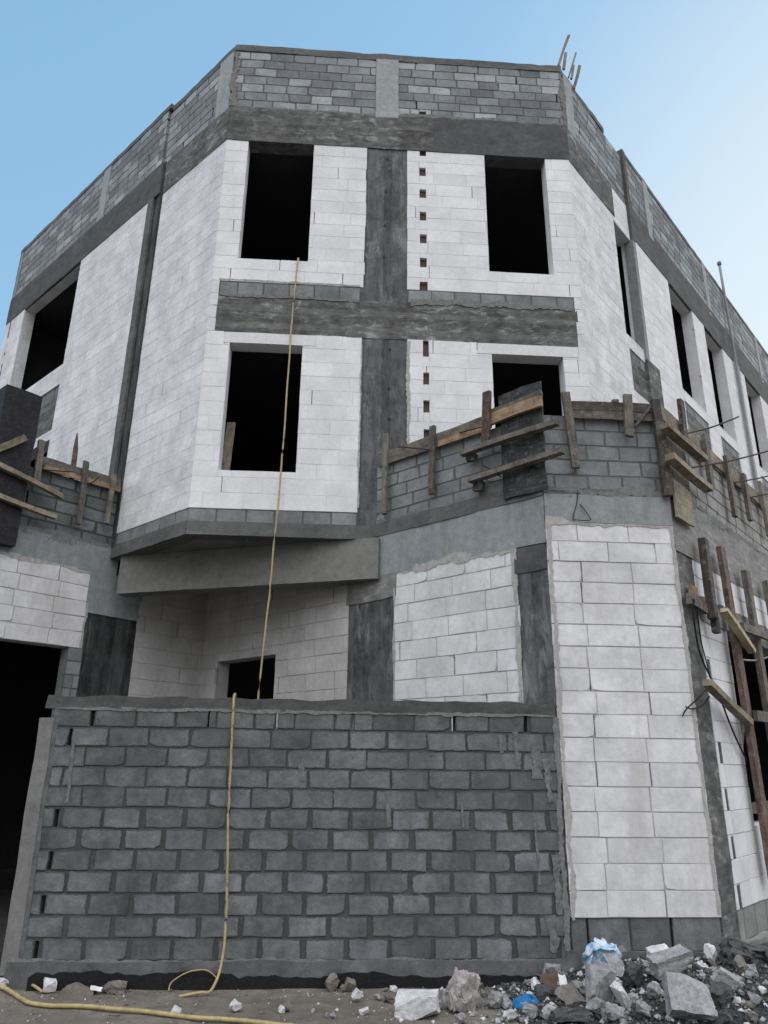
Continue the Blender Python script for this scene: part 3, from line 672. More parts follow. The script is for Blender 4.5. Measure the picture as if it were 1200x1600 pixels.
# courtyard right flank
timber('formwork_board', 'long weathered top board on the courtyard right parapet, next to the dark column', cb, Rp, (.10, 4.69), (2.25, 4.72), .22, .035, .03, 'wood_grey', GF)
timber('formwork_board', 'bright orange edge strip on the long top board beside the dark column', cb, Rp, (1.32, 4.62), (2.2, 4.62), .10, .02, .066, 'wood_fresh', GF)
timber('formwork_board', 'thick orange fresh plank across the dark plywood sheet', cb, Rp, (2.2, 4.70), (3.10, 4.72), .17, .05, .09, 'wood_fresh', GF)
timber('formwork_board', 'grey board just above the thick orange plank', cb, Rp, (2.2, 4.82), (3.1, 4.85), .08, .06, .07, 'wood_grey', GF)
timber('timber_stud', 'upright stud nearest the dark column on the courtyard right parapet', cs, Rp, (.26, 3.72), (.26, 5.10), .085, .05, .07, 'wood_grey', GF)
timber('timber_stud', 'short upright stud in the middle of the courtyard right parapet', cs, Rp, (1.19, 3.84), (1.22, 4.94), .10, .05, .07, 'wood_grey', GF)
timber('timber_stud', 'brown upright stud left of the dark plywood sheet', cs, Rp, (2.21, 4.35), (2.27, 5.12), .13, .05, .145, 'wood_red', GF)
timber('timber_stud', 'grey upright stud at the corner right of the dark plywood sheet', cs, G, (.43, 3.78), (.37, 4.90), .11, .06, .06, 'wood_grey', GF)
mbp = MB(); rough_box(mbp, Rp.P, 2.39, 3.06, 3.48, 5.06, .035, .06, .12, .02, 3)
mbp.build('plywood_sheet', 'ply_dark', props=props('dark mould stained plywood sheet standing at the parapet corner', 'plywood sheet'), merge=True)
timber('formwork_board', 'upper of two level braces across the dark plywood sheet', cb, Rp, (1.80, 4.29), (3.34, 4.31), .075, .11, .10, 'wood_grey', GF)
timber('formwork_board', 'lower of two level braces across the dark plywood sheet', cb, Rp, (1.92, 3.85), (3.37, 3.89), .075, .11, .10, 'wood_grey', GF)
timber('formwork_block', 'stub of timber under the left end of the upper brace', 'timber block', Rp, (1.90, 4.18), (1.92, 4.27), .16, .07, .05, 'wood_dark')
timber('formwork_block', 'stub of timber under the left end of the lower brace', 'timber block', Rp, (2.0, 3.68), (2.02, 3.82), .16, .07, .05, 'wood_dark')
# chamfer
timber('formwork_board', 'upper of the two boards capping the chamfered corner parapet', cb, G, (.40, 4.72), (1.60, 4.72), .135, .035, .05, 'wood_dark', GF)
timber('formwork_board', 'lower of the two boards capping the chamfered corner parapet', cb, G, (.40, 4.60), (1.60, 4.60), .135, .03, .044, 'wood_grey', GF)
timber('timber_stud', 'short stud nailed over the middle of the corner parapet boards', cs, G, (1.20, 4.27), (1.23, 4.90), .12, .06, .085, 'wood_grey', GF)
timber('timber_stud', 'short dark strut slanting beside the short stud on the corner parapet', cs, G, (1.27, 4.40), (1.56, 4.76), .035, .03, .09, 'wood_dark', GF)
timber('timber_stud', 'tall dark stud on the right edge of the corner parapet', cs, G, (1.64, 3.42), (1.62, 4.84), .12, .08, .05, 'wood_dark', GF)
timber('formwork_block', 'little offcut lying on the corner parapet boards', 'timber block', G, (1.02, 4.81), (1.13, 4.81), .05, .06, .03, 'wood_grey')
# right street side
timber('formwork_board', 'tan top board running along the right street parapet', cb, GR, (-.05, 4.69), (3.4, 4.68), .23, .035, .02, 'wood_tan', GF)
timber('formwork_board', 'farther tan top board along the right street parapet', cb, GR, (3.42, 4.69), (8.5, 4.69), .23, .035, .02, 'wood_tan', GF)
timber('plywood_sheet', 'pale square ply panel at the corner under the braces', 'plywood sheet', GR, (-.02, 3.42), (-.02+.62, 3.42), .52, .03, .06, 'wood_tan')
timber('plywood_sheet', 'grey ply panel behind the upper street side brace', 'plywood sheet', GR, (.02, 4.10), (.74, 4.10), .78, .025, .025, 'wood_grey')
timber('formwork_board', 'upper sloping looking brace at the right corner of the terrace', cb, GR, (-.33, 4.33), (1.15, 4.33), .08, .13, .10, 'wood_tan', GF)
timber('formwork_board', 'lower sloping looking brace at the right corner of the terrace', cb, GR, (-.28, 3.90), (1.22, 3.88), .08, .13, .10, 'wood_tan', GF)
for i, (t, z0, z1, lb) in enumerate([(.62, 4.44, 5.10, 'first stud from the corner, short, on the right street parapet'), (1.54, 4.0, 4.88, 'second stud from the corner on the right street parapet'),
        (2.54, 3.80, 4.86, 'third stud from the corner on the right street parapet'), (3.42, 3.98, 4.82, 'fourth stud from the corner on the right street parapet'),
        (4.48, 3.96, 5.0, 'fifth stud from the corner on the right street parapet, at the frame edge')]):
    timber('timber_stud', lb, cs, GR, (t, z0), (t+.02, z1), .15, .06, .08, 'wood_grey' if i else 'wood_dark', GF)
# courtyard left flank
timber('formwork_board', 'top board on the left parapet, brown with a grey upper edge', cb, Lp, (-1.52, 4.71), (.0, 4.715), .23, .035, .03, 'wood_grey', GF)
timber('formwork_board', 'orange strip along the foot of the left parapet top board', cb, Lp, (-1.42, 4.64), (-.02, 4.645), .09, .02, .066, 'wood_fresh', GF)
timber('timber_stud', 'middle stud on the left parapet, below the pointed stake', cs, Lp, (-.715, 3.82), (-.745, 4.95), .085, .06, .09, 'wood_grey', GF)
timber('timber_stud', 'right hand stud on the left parapet, against the overhanging bay', cs, Lp, (-.225, 3.94), (-.205, 4.88), .075, .06, .09, 'wood_tan', GF)
timber('timber_stud', 'left hand stud on the left parapet, beside the black column form', cs, Lp, (-1.51, 4.32), (-1.54, 5.06), .10, .06, .09, 'wood_grey', GF)
timber('stake', 'pointed brown stake sticking up behind the left parapet', 'stake', Lp, (-.88, 4.6), (-.91, 5.47), .085, .03, -.05, 'wood_red', taper=.08)
mbp = MB(); rough_box(mbp, Lp.P, -2.25, -1.66, 3.2, 5.80, -.12, .16, .2, .012, 3)
mbp.build('column_formwork', 'form_black', props=props('tall black boarded column form at the left edge of the terrace', 'column form'), merge=True)
timber('formwork_board', 'stub board jutting from the left of the black column form', cb, Lp, (-2.4, 4.50), (-1.84, 4.98), .11, .06, .18, 'wood_tan', GF)
timber('formwork_board', 'upper tan brace across the foot of the black column form', cb, Lp, (-2.4, 4.44), (-1.12, 4.17), .075, .10, .17, 'wood_tan', GF)
timber('formwork_board', 'lower tan brace across the foot of the black column form', cb, Lp, (-2.4, 3.96), (-1.15, 3.80), .075, .10, .17, 'wood_tan', GF)
# props over the street opening
GS = 'timber props in front of the street opening'
timber('timber_prop', 'short black post at the top left of the street opening', 'timber prop', GR, (.62, 1.90), (.68, 2.98), .14, .10, .10, 'wood_dark', GS)
timber('timber_prop', 'long reddish plank standing full height at the left of the street opening', 'timber prop', GR, (1.63, -1.27), (1.45, 3.06), .20, .07, .10, 'wood_red', GS)
timber('timber_prop', 'middle brown prop in the street opening', 'timber prop', GR, (2.62, -1.4), (2.53, 2.92), .20, .08, .10, 'wood_grey', GS)
timber('timber_prop', 'rightmost brown prop at the frame edge of the street opening', 'timber prop', GR, (3.78, -1.4), (3.66, 2.98), .20, .08, .10, 'wood_grey', GS)
timber('formwork_board', 'upper level rail across the street opening', cb, GR, (1.60, 1.92), (6, 2.02), .12, .06, .19, 'wood_grey', GS)
timber('formwork_board', 'lower level rail across the street opening', cb, GR, (1.62, .72), (6, .80), .14, .06, .19, 'wood_grey', GS)
timber('formwork_board', 'pale yellow batten slanting across the top of the reddish plank', cb, GR, (.78, 2.03), (1.84, 1.60), .07, .10, .20, 'wood_yellow', GS)
timber('formwork_board', 'grey brace across the street corner column at half height', cb, GR, (.0, 1.02), (1.44, .62), .085, .11, .12, 'wood_tan', GS)
timber('formwork_board', 'short stub board nailed to the street corner column', cb, GR, (-.03, 2.06), (.55, 2.02), .14, .07, .06, 'wood_grey', GS)
timber('formwork_block', 'orange offcut stuck behind the short stub board', 'timber block', GR, (.28, 2.05), (.30, 2.28), .26, .04, .035, 'wood_fresh')
timber('formwork_block', 'dark wedge beneath the pale yellow batten', 'timber block', GR, (.72, 1.72), (.74, 1.94), .12, .08, .10, 'wood_dark')
timber('timber_prop', 'shaded prop standing back inside the street opening', 'timber prop', GR, (2.35, -1.5), (2.30, 2.2), .12, .10, -.9, 'wood_grey', GS)
timber('timber_prop', 'slanting brace in the dark behind the reddish plank', 'timber prop', GR, (1.75, -.30), (2.55, .75), .09, .06, -.25, 'wood_grey', GS)
timber('timber_prop', 'second shaded prop farther in behind the street opening', 'timber prop', GR, (3.2, -1.5), (3.15, 2.2), .12, .10, -.9, 'wood_grey', GS)
timber('formwork_board', 'low level rail deep in the street opening', cb, GR, (1.7, -.48), (5, -.46), .14, .06, -.2, 'wood_grey', GS)
# bundle of sticks on the roof corner
RS = Plane((0, 11.4), DX, NX); kf = 11.4/11
for (a, b, w, lb) in [((4.17, 13.7), (4.45, 14.57), .055, 'tallest stick of the bundle on the roof corner'), ((4.27, 13.6), (4.35, 14.07), .06, 'second stick of the bundle on the roof corner'),
        ((4.36, 13.4), (4.56, 14.07), .035, 'thin slanting stick in the bundle on the roof corner'), ((4.41, 13.35), (4.48, 13.72), .05, 'short stick in the bundle on the roof corner'),
        ((4.44, 13.1), (4.61, 13.72), .065, 'right hand stick of the bundle on the roof corner')]:
    timber('roof_stick', lb, 'stick', RS, (a[0]*kf, a[1]*kf), (b[0]*kf, b[1]*kf), w, .04, 0, 'wood_tan', 'sticks on the roof corner')
# plank inside the window
timber('plank', 'grey plank standing inside the lower left window', 'plank', Plane((0, 11.55), DX, NX), (-2.02, 4.0), (-1.94, 5.58), .15, .04, 0, 'wood_tan')

# ---------------------------------------------------------------- wires, rods, hose
def wire(name, label, cat, pts, r, mat, group=None, sm=True, sides=8):
    mb = MB(); mb.smooth = True; pp = smooth_path(pts, 10) if sm else pts
    if name == 'hose': pp = [p+noise.noise_vector(p*2.3)*.012+noise.noise_vector(p*7)*.005 for p in pp]
    tube_pts(mb, pp, r, sides); return mb.build(name, mat, props=props(label, cat, group))
GT = 'tie rods sticking out of the right parapet'
for i, (a, b, lb) in enumerate([((.74, 4.62, .05), (1.62, 5.06, .62), 'topmost tie rod sticking out beside the first stud'), ((.56, 4.02, .05), (2.1, 4.60, .9), 'long bent tie rod crossing the second stud'),
        ((2.90, 4.52, .05), (3.9, 4.9, .75), 'tie rod right of the third stud'), ((3.75, 4.50, .05), (4.6, 4.85, .7), 'tie rod right of the fourth stud at the frame edge')]):
    wire('tie_rod', lb, 'rod', [GR.P(*a), (GR.P(*a)+GR.P(*b))*.5+Vector((0, 0, -.03)), GR.P(*b)], .012, 'rebar', GT)
wire('wire_loop', 'thin black wire loop hanging over the white corner pillar', 'wire', [G.P(.46, 3.50, .02), G.P(.43, 3.32, .03), G.P(.36, 3.10, .03), G.P(.40, 3.07, .05), G.P(.56, 3.07, .05), G.P(.58, 3.12, .04), G.P(.47, 3.30, .03)], .006, 'wire_black')
wire('cable', 'black cable trailing down the street corner column', 'cable', [GR.P(.0, 2.05, .15), GR.P(.05, 1.85, .10), GR.P(.30, 1.4, .04), GR.P(.70, .98, .06), GR.P(1.0, .65, .05), GR.P(1.2, .4, .06), GR.P(1.5, .15, .06)], .012, 'wire_black')
wire('cable', 'thin black cable hanging inside the first cable by the column', 'cable', [GR.P(.22, 1.98, .1), GR.P(.36, 1.6, .05), GR.P(.48, 1.35, .04), GR.P(.50, 1.2, .05)], .008, 'wire_black')
wire('cable', 'short cable end curling off the half height brace', 'cable', [GR.P(.02, 1.0, .2), GR.P(-.10, .85, .1), G.P(1.55, .70, .06), G.P(1.50, .62, .05)], .009, 'wire_black')
wire('cable', 'hooked cable end under the half height brace', 'cable', [GR.P(.25, .88, .1), GR.P(.10, .76, .05), G.P(1.62, .71, .06), G.P(1.55, .74, .05)], .009, 'wire_black')
wire('cord', 'grey cord stretched across the street opening', 'cord', [GR.P(1.66, 1.48, .12), GR.P(2.4, 1.55, .12), GR.P(3.4, 1.72, .12), GR.P(5, 1.9, .12)], .014, 'pipe_grey')
for i, (pl, a, b, c, lb) in enumerate([(Rp, (.55, 4.78), (.70, 4.72), (1.22, 4.52), 'tie wire slanting to the short middle stud'), (Rp, (1.72, 4.67), (2.0, 4.63), (2.3, 4.60), 'tie wire on the long top board'), (Rp, (2.1, 4.05), (2.3, 3.9), (2.42, 3.78), 'tie wire between the two level braces'),
        (Lp, (-1.45, 4.58), (-1.2, 4.62), (-.95, 4.68), 'tie wire on the left parapet top board'), (Lp, (-.8, 4.55), (-.62, 4.58), (-.5, 4.72), 'tie wire at the middle stud of the left parapet'), (Lp, (-.25, 4.52), (-.15, 4.55), (-.03, 4.56), 'tie wire at the right hand stud of the left parapet')]):
    wire('tie_wire', lb, 'wire', [pl.P(a[0], a[1], .10), pl.P(b[0], b[1], .14), pl.P(c[0], c[1], .15)], .010, 'wire_black')
# yellow hose: out of the window, down behind the wall, up over it and down to the ground
hp = [F.P(-.90, 8.70, -.3), F.P(-.91, 8.60, -.05), F.P(-.92, 8.53, .05), F.P(-.94, 8.0, .06), F.P(-.965, 6.9, .07), F.P(-.97, 5.5, .08), F.P(-.985, 4.4, .09), F.P(-1.03, 2.95, .12), F.P(-1.10, 1.0, .2),
      Vector((-1.14, 10.7, .9)), Vector((-1.18, 10.2, .25)), Vector((-1.22, 9.6, .6)), Vector((-1.22, 9.28, 1.9)), Vector((-1.21, 9.16, 2.85)), Vector((-1.20, 9.10, H+.79)), Vector((-1.19, 8.98, H+.80)), Vector((-1.18, 8.855, H+.72)),
      FE.P(-1.17, .3, .06), FE.P(-1.145, -.5, .06), FE.P(-1.12, -1.0, .065), FE.P(-1.09, -1.55, .075), FE.P(-1.10, -1.93, .13), Vector((-1.16, 8.62, .045)), Vector((-1.26, 8.60, .03)), Vector((-1.36, 8.60, .02)), Vector((-1.47, 8.60, .008))]
wire('hose', 'yellow hose hanging from the upper left window and over the boundary wall', 'hose', hp, .0145, 'hose_yellow')
wire('hose', 'thin pale cord loop on the sand at the foot of the hanging hose', 'hose', [Vector((-1.60, 8.72, .03)), Vector((-1.58, 8.76, .10)), Vector((-1.42, 8.80, .17)), Vector((-1.25, 8.80, .18)), Vector((-1.12, 8.78, .10))], .006, 'hose_yellow')
wire('hose', 'yellow hose lying across the sand at the lower left', 'hose', [Vector((-4.4, 9.25, .025)), Vector((-3.8, 9.05, .025)), Vector((-3.34, 8.86, .03)), Vector((-3.12, 8.66, .03)), Vector((-2.95, 8.47, .03)), Vector((-2.82, 8.32, .03)), Vector((-2.6, 8.25, .03)), Vector((-2.25, 8.19, .03)), Vector((-1.65, 8.0, .03)), Vector((-1.1, 7.82, .03)), Vector((-.4, 7.62, .03)), Vector((.4, 7.3, .03))], .020, 'hose_yellow')
wire('hose', 'short piece of hose end by the wall foot at the far left', 'hose', [Vector((-3.42, 9.0, .03)), Vector((-3.2, 8.98, .09)), Vector((-3.0, 8.85, .05)), Vector((-2.85, 8.72, .02))], .014, 'hose_yellow')

# ---------------------------------------------------------------- ground
def heap(x, y):
    w_ = Vector((x, y, 7.7)); wob = .45*noise.noise(w_*.9)+.22*noise.noise(w_*3)
    a = max(0, min(1, (x+wob*.7-1.5)/1.9)); a = a*a*(3-2*a)
    b = max(0, min(1, (y+wob-5.4)/2.2)); b = b*b*(3-2*b)
    e = max(0, min(1, (7.4+wob*2-x)/2.5))
    v = Vector((x, y, 0))
    base = .30*a*b*e*(1+.35*noise.noise(v*1.7)) + .02*max(0, noise.noise(v*2.3))*b
    return base + a*b*e*(.05*noise.noise(v*5)+.025*noise.noise(v*13))
me_mb = MB()
def grid(xs, ys, f, mat, name, pr):
    mb = MB(); mb.smooth = True
    for i in range(len(xs)-1):
        for j in range(len(ys)-1):
            q = [(xs[i], ys[j]), (xs[i+1], ys[j]), (xs[i+1], ys[j+1]), (xs[i], ys[j+1])]
            mb.quad([(x, y, f(x, y)) for x, y in q], q)
    return mb.build(name, mat, props=pr, recenter=False)
fine = lambda a, b, s_: [a+(b-a)*i/round((b-a)/s_) for i in range(round((b-a)/s_)+1)]
xs = [-900, -300, -100, -40, -15]+fine(-6, 6.5, .1)+[9, 15, 40, 100, 300, 900]
ys = [-900, -300, -100, -40, -10, 0, 3]+fine(5.0, 9.6, .1)+[12, 20, 40, 100, 300, 900]
def gz(x, y):
    v = Vector((x, y, 0)); k_ = 1 if (-6 <= x <= 6.5 and 5 <= y <= 9.6) else 0
    return k_*(.012*noise.noise(v*1.2)+.010*noise.noise(v*4)) - (0 if k_ else .0)
grid(xs, ys, gz, 'ground_dust', 'ground', {'kind': 'structure'})
cy = [FE.xy(-3.3, -.22), FE.xy(2.6, -.22), (2.6, 9.2), FC, (-2.53, 14.08), Lp.xy(-3.2, -5.9), Lp.xy(-3.2, 0), (-9, 9.3)]
mb = MB(); mb.quad([Vector((x, y, .03)) for x, y in [(-9, 9.2), (2.55, 9.2), FC, (-2.53, 14.06), Lp.xy(2.0, -5.9), Lp.xy(-3.1, -5.9), Lp.xy(-3.1, 0)]], [(0, 0)]*7)
mb.build('courtyard_ground', 'yard_soil', props={'kind': 'structure'}, recenter=False)
grid(fine(1.3, 8.6, .07), fine(5.0, 9.6, .07), lambda x, y: heap(x, y)-.03+.012*noise.noise(Vector((x*14, y*14, 0))), 'rubble_soil', 'rubble_heap', {'kind': 'structure'})

# ---------------------------------------------------------------- rubble
def hgt(x, y): return max(heap(x, y)-.03, gz(x, y))
def chunk_mesh(mb, c, size, rot, seed, sub=3, rough=.10, cut=3):
    rr = random.Random(seed); bm = bmesh.new(); bmesh.ops.create_cube(bm, size=1)
    for _ in range(cut):                                    # break corners off
        p = Vector((rr.choice((-1, 1))*rr.uniform(.25, .5), rr.choice((-1, 1))*rr.uniform(.25, .5), rr.choice((-1, 1))*rr.uniform(.25, .5)))
        r = bmesh.ops.bisect_plane(bm, geom=bm.verts[:]+bm.edges[:]+bm.faces[:], plane_co=p*.8, plane_no=p.normalized(), clear_outer=True)
        bmesh.ops.holes_fill(bm, edges=[e for e in bm.edges if e.is_boundary], sides=0)
    bmesh.ops.triangulate(bm, faces=bm.faces)
    bmesh.ops.subdivide_edges(bm, edges=bm.edges, cuts=sub, use_grid_fill=True); bmesh.ops.triangulate(bm, faces=bm.faces)
    o = Vector((seed*1.37, seed*.71, 0))
    for v in bm.verts: v.co += noise.noise_vector(v.co*3+o)*rough*.6 + noise.noise_vector(v.co*8+o)*rough*.3 + noise.noise_vector(v.co*19+o)*max(rough, .1)*.24 + noise.noise_vector(v.co*43+o)*max(rough, .1)*.10
    M = Matrix.Translation(c) @ rot.to_4x4() @ Matrix.Diagonal((*size, 1))
    for f in bm.faces:
        pts = [M @ v.co for v in f.verts]; mb.quad(pts, [(p.x, p.y) for p in pts])
    bm.free()
from mathutils import Euler
def chunk(name, label, cat, x, y, size, rot, mat, seed, sink=.25, group=None, cut=3, rough=.10):
    size = tuple(q*.86 for q in size); mb = MB(); mb.smooth = False
    R3 = Euler([R(a) for a in rot]).to_matrix(); hz = sum(abs(R3[2][i])*size[i] for i in range(3))/2
    chunk_mesh(mb, Vector((x, y, hgt(x, y)+hz*(1-sink))), size, R3, seed, 7 if max(size) > .16 else 3 if max(size) > .07 else 1, rough, cut)
    o = mb.build(name, mat, props=props(label, cat, group), merge=True)
    o.data.polygons.foreach_set('use_smooth', [True]*len(o.data.polygons)); o.data.set_sharp_from_angle(angle=R(32)); return o
bc, rc = 'broken_block', 'block fragment'
CH = [
 (bc, 'white broken block with a clean square front lying on the sand, lower centre', .84, 7.92, (.45, .27, .21), (2, -3, -14), 'chunk_white', 1, .06, 2, .05),
 ('mortar_lump', 'pinkish grey lump just right of the square white block', 1.28, 8.08, (.28, .24, .35), (8, 14, 30), 'chunk_pink', 2, .10, 4, .22),
 (bc, 'big grey chunk leaning upright below the plastic bag', 2.52, 7.74, (.27, .20, .36), (14, 6, 12), 'chunk_grey', 3, .10, 3, .16),
 (bc, 'small white edged chunk right of the upright grey chunk', 2.68, 7.62, (.09, .16, .22), (10, -26, 20), 'chunk_white', 4, .10, 3, .12),
 (bc, 'pale two part chunk in front of the upright grey chunk', 2.40, 7.42, (.20, .14, .14), (10, 28, 40), 'chunk_grey', 5, .10, 3, .16),
 (bc, 'white slab piece with a rounded corner against the wall foot', 3.50, 8.70, (.26, .12, .19), (20, -8, 8), 'chunk_white', 6, .0, 3, .10),
 ('mortar_lump', 'dark grey lump between the rounded white slab and the pitted beam', 3.60, 8.55, (.17, .15, .18), (20, 30, 10), 'chunk_dark', 7, .0, 4, .2),
 ('mortar_lump', 'brown grey lump close to the wall foot right of the rounded slab', 3.76, 8.64, (.22, .14, .15), (0, 20, 30), 'chunk_tan', 8, .0, 4, .18),
 (bc, 'long pitted concrete piece tilted on top of the heap', 3.33, 7.98, (.46, .20, .18), (8, -14, 8), 'chunk_grey', 9, -.2, 2, .10),
 (bc, 'white chunk high on the heap near the corner column', 4.03, 8.60, (.13, .12, .17), (10, 12, 40), 'chunk_white', 10, .0, 3, .14),
 (bc, 'big pale slab with a dark patch at the lower right', 3.07, 7.06, (.42, .18, .34), (-36, 6, -8), 'chunk_grey', 11, .10, 2, .06),
 (bc, 'small pale pebble like fragment on the right of the heap', 3.62, 7.45, (.19, .12, .12), (5, 28, -30), 'chunk_grey', 12, .0, 4, .15),
 ('mortar_lump', 'dark gravelly lump at the right frame edge', 4.22, 8.2, (.50, .32, .26), (5, 10, 20), 'chunk_dark', 13, .2, 4, .28),
 (bc, 'low grey slab piece at the bottom edge of the photo', 2.12, 7.40, (.36, .20, .11), (-12, 4, 10), 'chunk_dark', 14, .1, 3, .12),
 (bc, 'round white fragment right below the blue rag', 2.04, 7.72, (.12, .10, .09), (0, 20, 20), 'chunk_white', 15, .1, 4, .2),
 (bc, 'greyish crumb pile piece left of the round white fragment', 1.88, 7.76, (.17, .13, .11), (10, 12, 60), 'chunk_grey', 16, .1, 4, .25),
 (bc, 'white fragment left of the greyish crumb piece', 1.68, 7.74, (.11, .09, .09), (10, 30, 20), 'chunk_white', 17, .1, 4, .2),
 (bc, 'pale grey stone between the pinkish lump and the blue rag', 1.62, 8.12, (.15, .12, .13), (20, 10, 50), 'chunk_grey', 18, .1, 4, .2),
 (bc, 'dark flat stone right of the blue rag', 2.16, 8.22, (.26, .15, .10), (10, 4, 10), 'chunk_dark', 19, .1, 4, .15),
 (bc, 'pale fragment leaning at the wall foot above the brown card', 2.36, 8.74, (.20, .08, .13), (20, 8, 12), 'chunk_grey', 20, .0, 3, .12),
 (bc, 'tan stone at the wall foot, left of the square white block', .05, 8.76, (.15, .11, .12), (10, -24, 20), 'chunk_tan', 21, .1, 4, .18),
 (bc, 'smaller tan stone right of its neighbour at the wall foot', .23, 8.72, (.11, .09, .10), (30, 24, 20), 'chunk_tan', 22, .1, 4, .18),
 (bc, 'white chip on the sand left of the square white block', .30, 8.36, (.10, .08, .10), (10, 34, 20), 'chunk_white', 23, .1, 4, .2),
 (bc, 'small white chip below the yellow hanging hose', -.85, 8.08, (.10, .07, .08), (10, 34, 20), 'chunk_white', 24, .1, 4, .2),
 (bc, 'white chip farther right of the hanging hose foot', -.42, 8.05, (.08, .06, .06), (10, 10, 70), 'chunk_white', 25, .1, 4, .2),
 (bc, 'white chip beside the hose at the bottom of the photo', -1.38, 7.98, (.08, .06, .07), (10, 34, 20), 'chunk_white', 26, .1, 4, .2),
 (bc, 'white lump at the far left edge by the hose', -3.30, 8.92, (.16, .12, .11), (10, 4, 20), 'chunk_white', 27, .1, 4, .2),
 (bc, 'white lump at the wall foot beside the brown sack', -2.80, 8.78, (.14, .11, .11), (10, 14, 40), 'chunk_white', 28, .05, 4, .18),
 ('mortar_lump', 'dark brown clod at the wall foot right of the brown sack', -2.14, 8.74, (.22, .14, .11), (0, 10, 10), 'sack_brown', 29, .15, 4, .25),
 (bc, 'pale piece half buried at the lower left of the big pale slab', 2.72, 7.2, (.17, .13, .10), (14, 20, 70), 'chunk_grey', 30, .1, 4, .2),
 (bc, 'white scrap above the pitted concrete piece', 3.78, 8.3, (.13, .08, .07), (24, 10, 10), 'chunk_white', 31, .0, 4, .2),
 (bc, 'grey fragment left of the pitted concrete piece', 2.95, 8.02, (.18, .14, .20), (16, -12, 30), 'chunk_dark', 32, .0, 3, .18),
 (bc, 'tan crumb beside the plastic bag', 3.06, 8.58, (.13, .10, .10), (16, -12, 30), 'chunk_tan', 33, .0, 4, .25),
 (bc, 'dark chunk right of the big pale slab', 3.42, 7.2, (.24, .16, .13), (6, -12, 30), 'chunk_dark', 34, .1, 4, .2),
 (bc, 'pale stone at the bottom right corner', 3.72, 7.2, (.12, .09, .08), (6, 22, 30), 'chunk_grey', 35, .1, 4, .2),
]
for (nm, lb, x, y, sz, rot, mat, seed, sink, cut, rgh) in CH:
    chunk(nm, lb, 'rubble' if nm == 'mortar_lump' else rc, x, y, sz, rot, mat, seed, sink, 'rubble along the wall foot', cut, rgh)
rq = random.Random(4321)
LB = {'chunk_dark': 'small dark grey fragment lying loose in the rubble heap', 'chunk_grey': 'small light grey fragment lying loose in the rubble heap', 'chunk_white': 'small white fragment lying loose in the rubble heap', 'chunk_tan': 'small tan fragment lying loose in the rubble heap'}
k_ = 0
while k_ < 175:
    x = rq.uniform(1.7, 4.6); y = rq.uniform(6.9, 8.75)
    if rq.random() > (x-1.2)/1.6: continue
    sz = rq.choice((.035, .045, .055, .065, .08, .10, .13)); mt = rq.choice(('chunk_dark', 'chunk_dark', 'chunk_grey', 'chunk_grey', 'chunk_grey', 'chunk_tan', 'chunk_white'))
    if mt == 'chunk_white': sz *= .7
    k_ += 1
    chunk('rubble_fragment', LB[mt], 'rubble', x, y, (sz*rq.uniform(.8, 1.5), sz*rq.uniform(.6, 1.1), sz*rq.uniform(.5, 1)), (rq.uniform(-30, 30), rq.uniform(-30, 30), rq.uniform(0, 180)), mt, 500+k_, .2, LB[mt].replace('fragment', 'fragments').replace(' lying loose', ''), 4, .25)

LW = {'chunk_grey': 'small grey fragment lying on the sand along the foot of the block wall', 'chunk_white': 'small white fragment lying on the sand along the foot of the block wall', 'chunk_tan': 'small tan fragment lying on the sand along the foot of the block wall'}
for k_ in range(64):
    x = rq.triangular(-.8, 2.2, 2.0); y = rq.uniform(7.6, 8.78); sz = rq.choice((.03, .035, .045, .055, .07, .09)); mt = rq.choice(('chunk_white', 'chunk_grey', 'chunk_grey', 'chunk_tan'))
    if abs(x-.84) < .35 and y < 8.2: continue
    chunk('rubble_fragment', LW[mt], 'rubble', x, y, (sz*rq.uniform(.8, 1.5), sz*rq.uniform(.6, 1.1), sz*rq.uniform(.5, 1)), (rq.uniform(-30, 30), rq.uniform(-30, 30), rq.uniform(0, 180)), mt, 900+k_, .15, LW[mt].replace('fragment', 'fragments'), 4, .22)

def sheet(name, label, cat, x, y, z, sx, sy, rot, mat, seed, amp=.06, drop=0, n=16):
    """crumpled sheet: card, rag, bag"""
    mb = MB(); mb.smooth = True; R3 = Euler([R(a) for a in rot]).to_matrix(); rr = random.Random(seed); o = Vector((seed, seed*2.1, 0))
    def p(u, v):
        q = Vector((u*sx, v*sy, 0)); d = noise.noise_vector(q*5+o)*amp + noise.noise_vector(q*14+o)*amp*.45 + noise.noise_vector(q*31+o)*amp*.18
        q += d; q.z += -drop*(u*u+v*v)*4
        e = 1+.16*noise.noise(Vector((math.atan2(v, u)*1.4, seed, 0)))
        q.x *= e; q.y *= e
        return R3 @ q + Vector((x, y, z))
    for i in range(n):
        for j in range(n):
            q = [(i/n-.5, j/n-.5), ((i+1)/n-.5, j/n-.5), ((i+1)/n-.5, (j+1)/n-.5), (i/n-.5, (j+1)/n-.5)]
            mb.quad([p(*a) for a in q], q)
    return mb.build(name, mat, props=props(label, cat))
sheet('rag', 'bright blue rag on the rubble', 'rag', 1.96, 8.12, hgt(1.96, 8.12)+.10, .34, .22, (16, 4, 4), 'rag_blue', 5, .05, .12)
sheet('plastic_bag', 'white and blue plastic bag draped on top of the heap', 'bag', 2.86, 8.48, hgt(2.86, 8.48)+.17, .36, .32, (46, -24, 14), 'bag_plastic', 8, .11, .12, 34)
sheet('board_scrap', 'pale broken panel piece sticking out under the plastic bag', 'board scrap', 2.90, 8.30, hgt(2.90, 8.3)+.10, .28, .22, (48, 10, 38), 'chunk_grey', 12, .02, 0, 6)
sheet('card_scrap', 'brown crumpled card left of the upright grey chunk', 'card', 2.36, 8.55, hgt(2.36, 8.55)+.06, .32, .22, (30, 8, 16), 'card_brown', 14, .06, .02, 8)
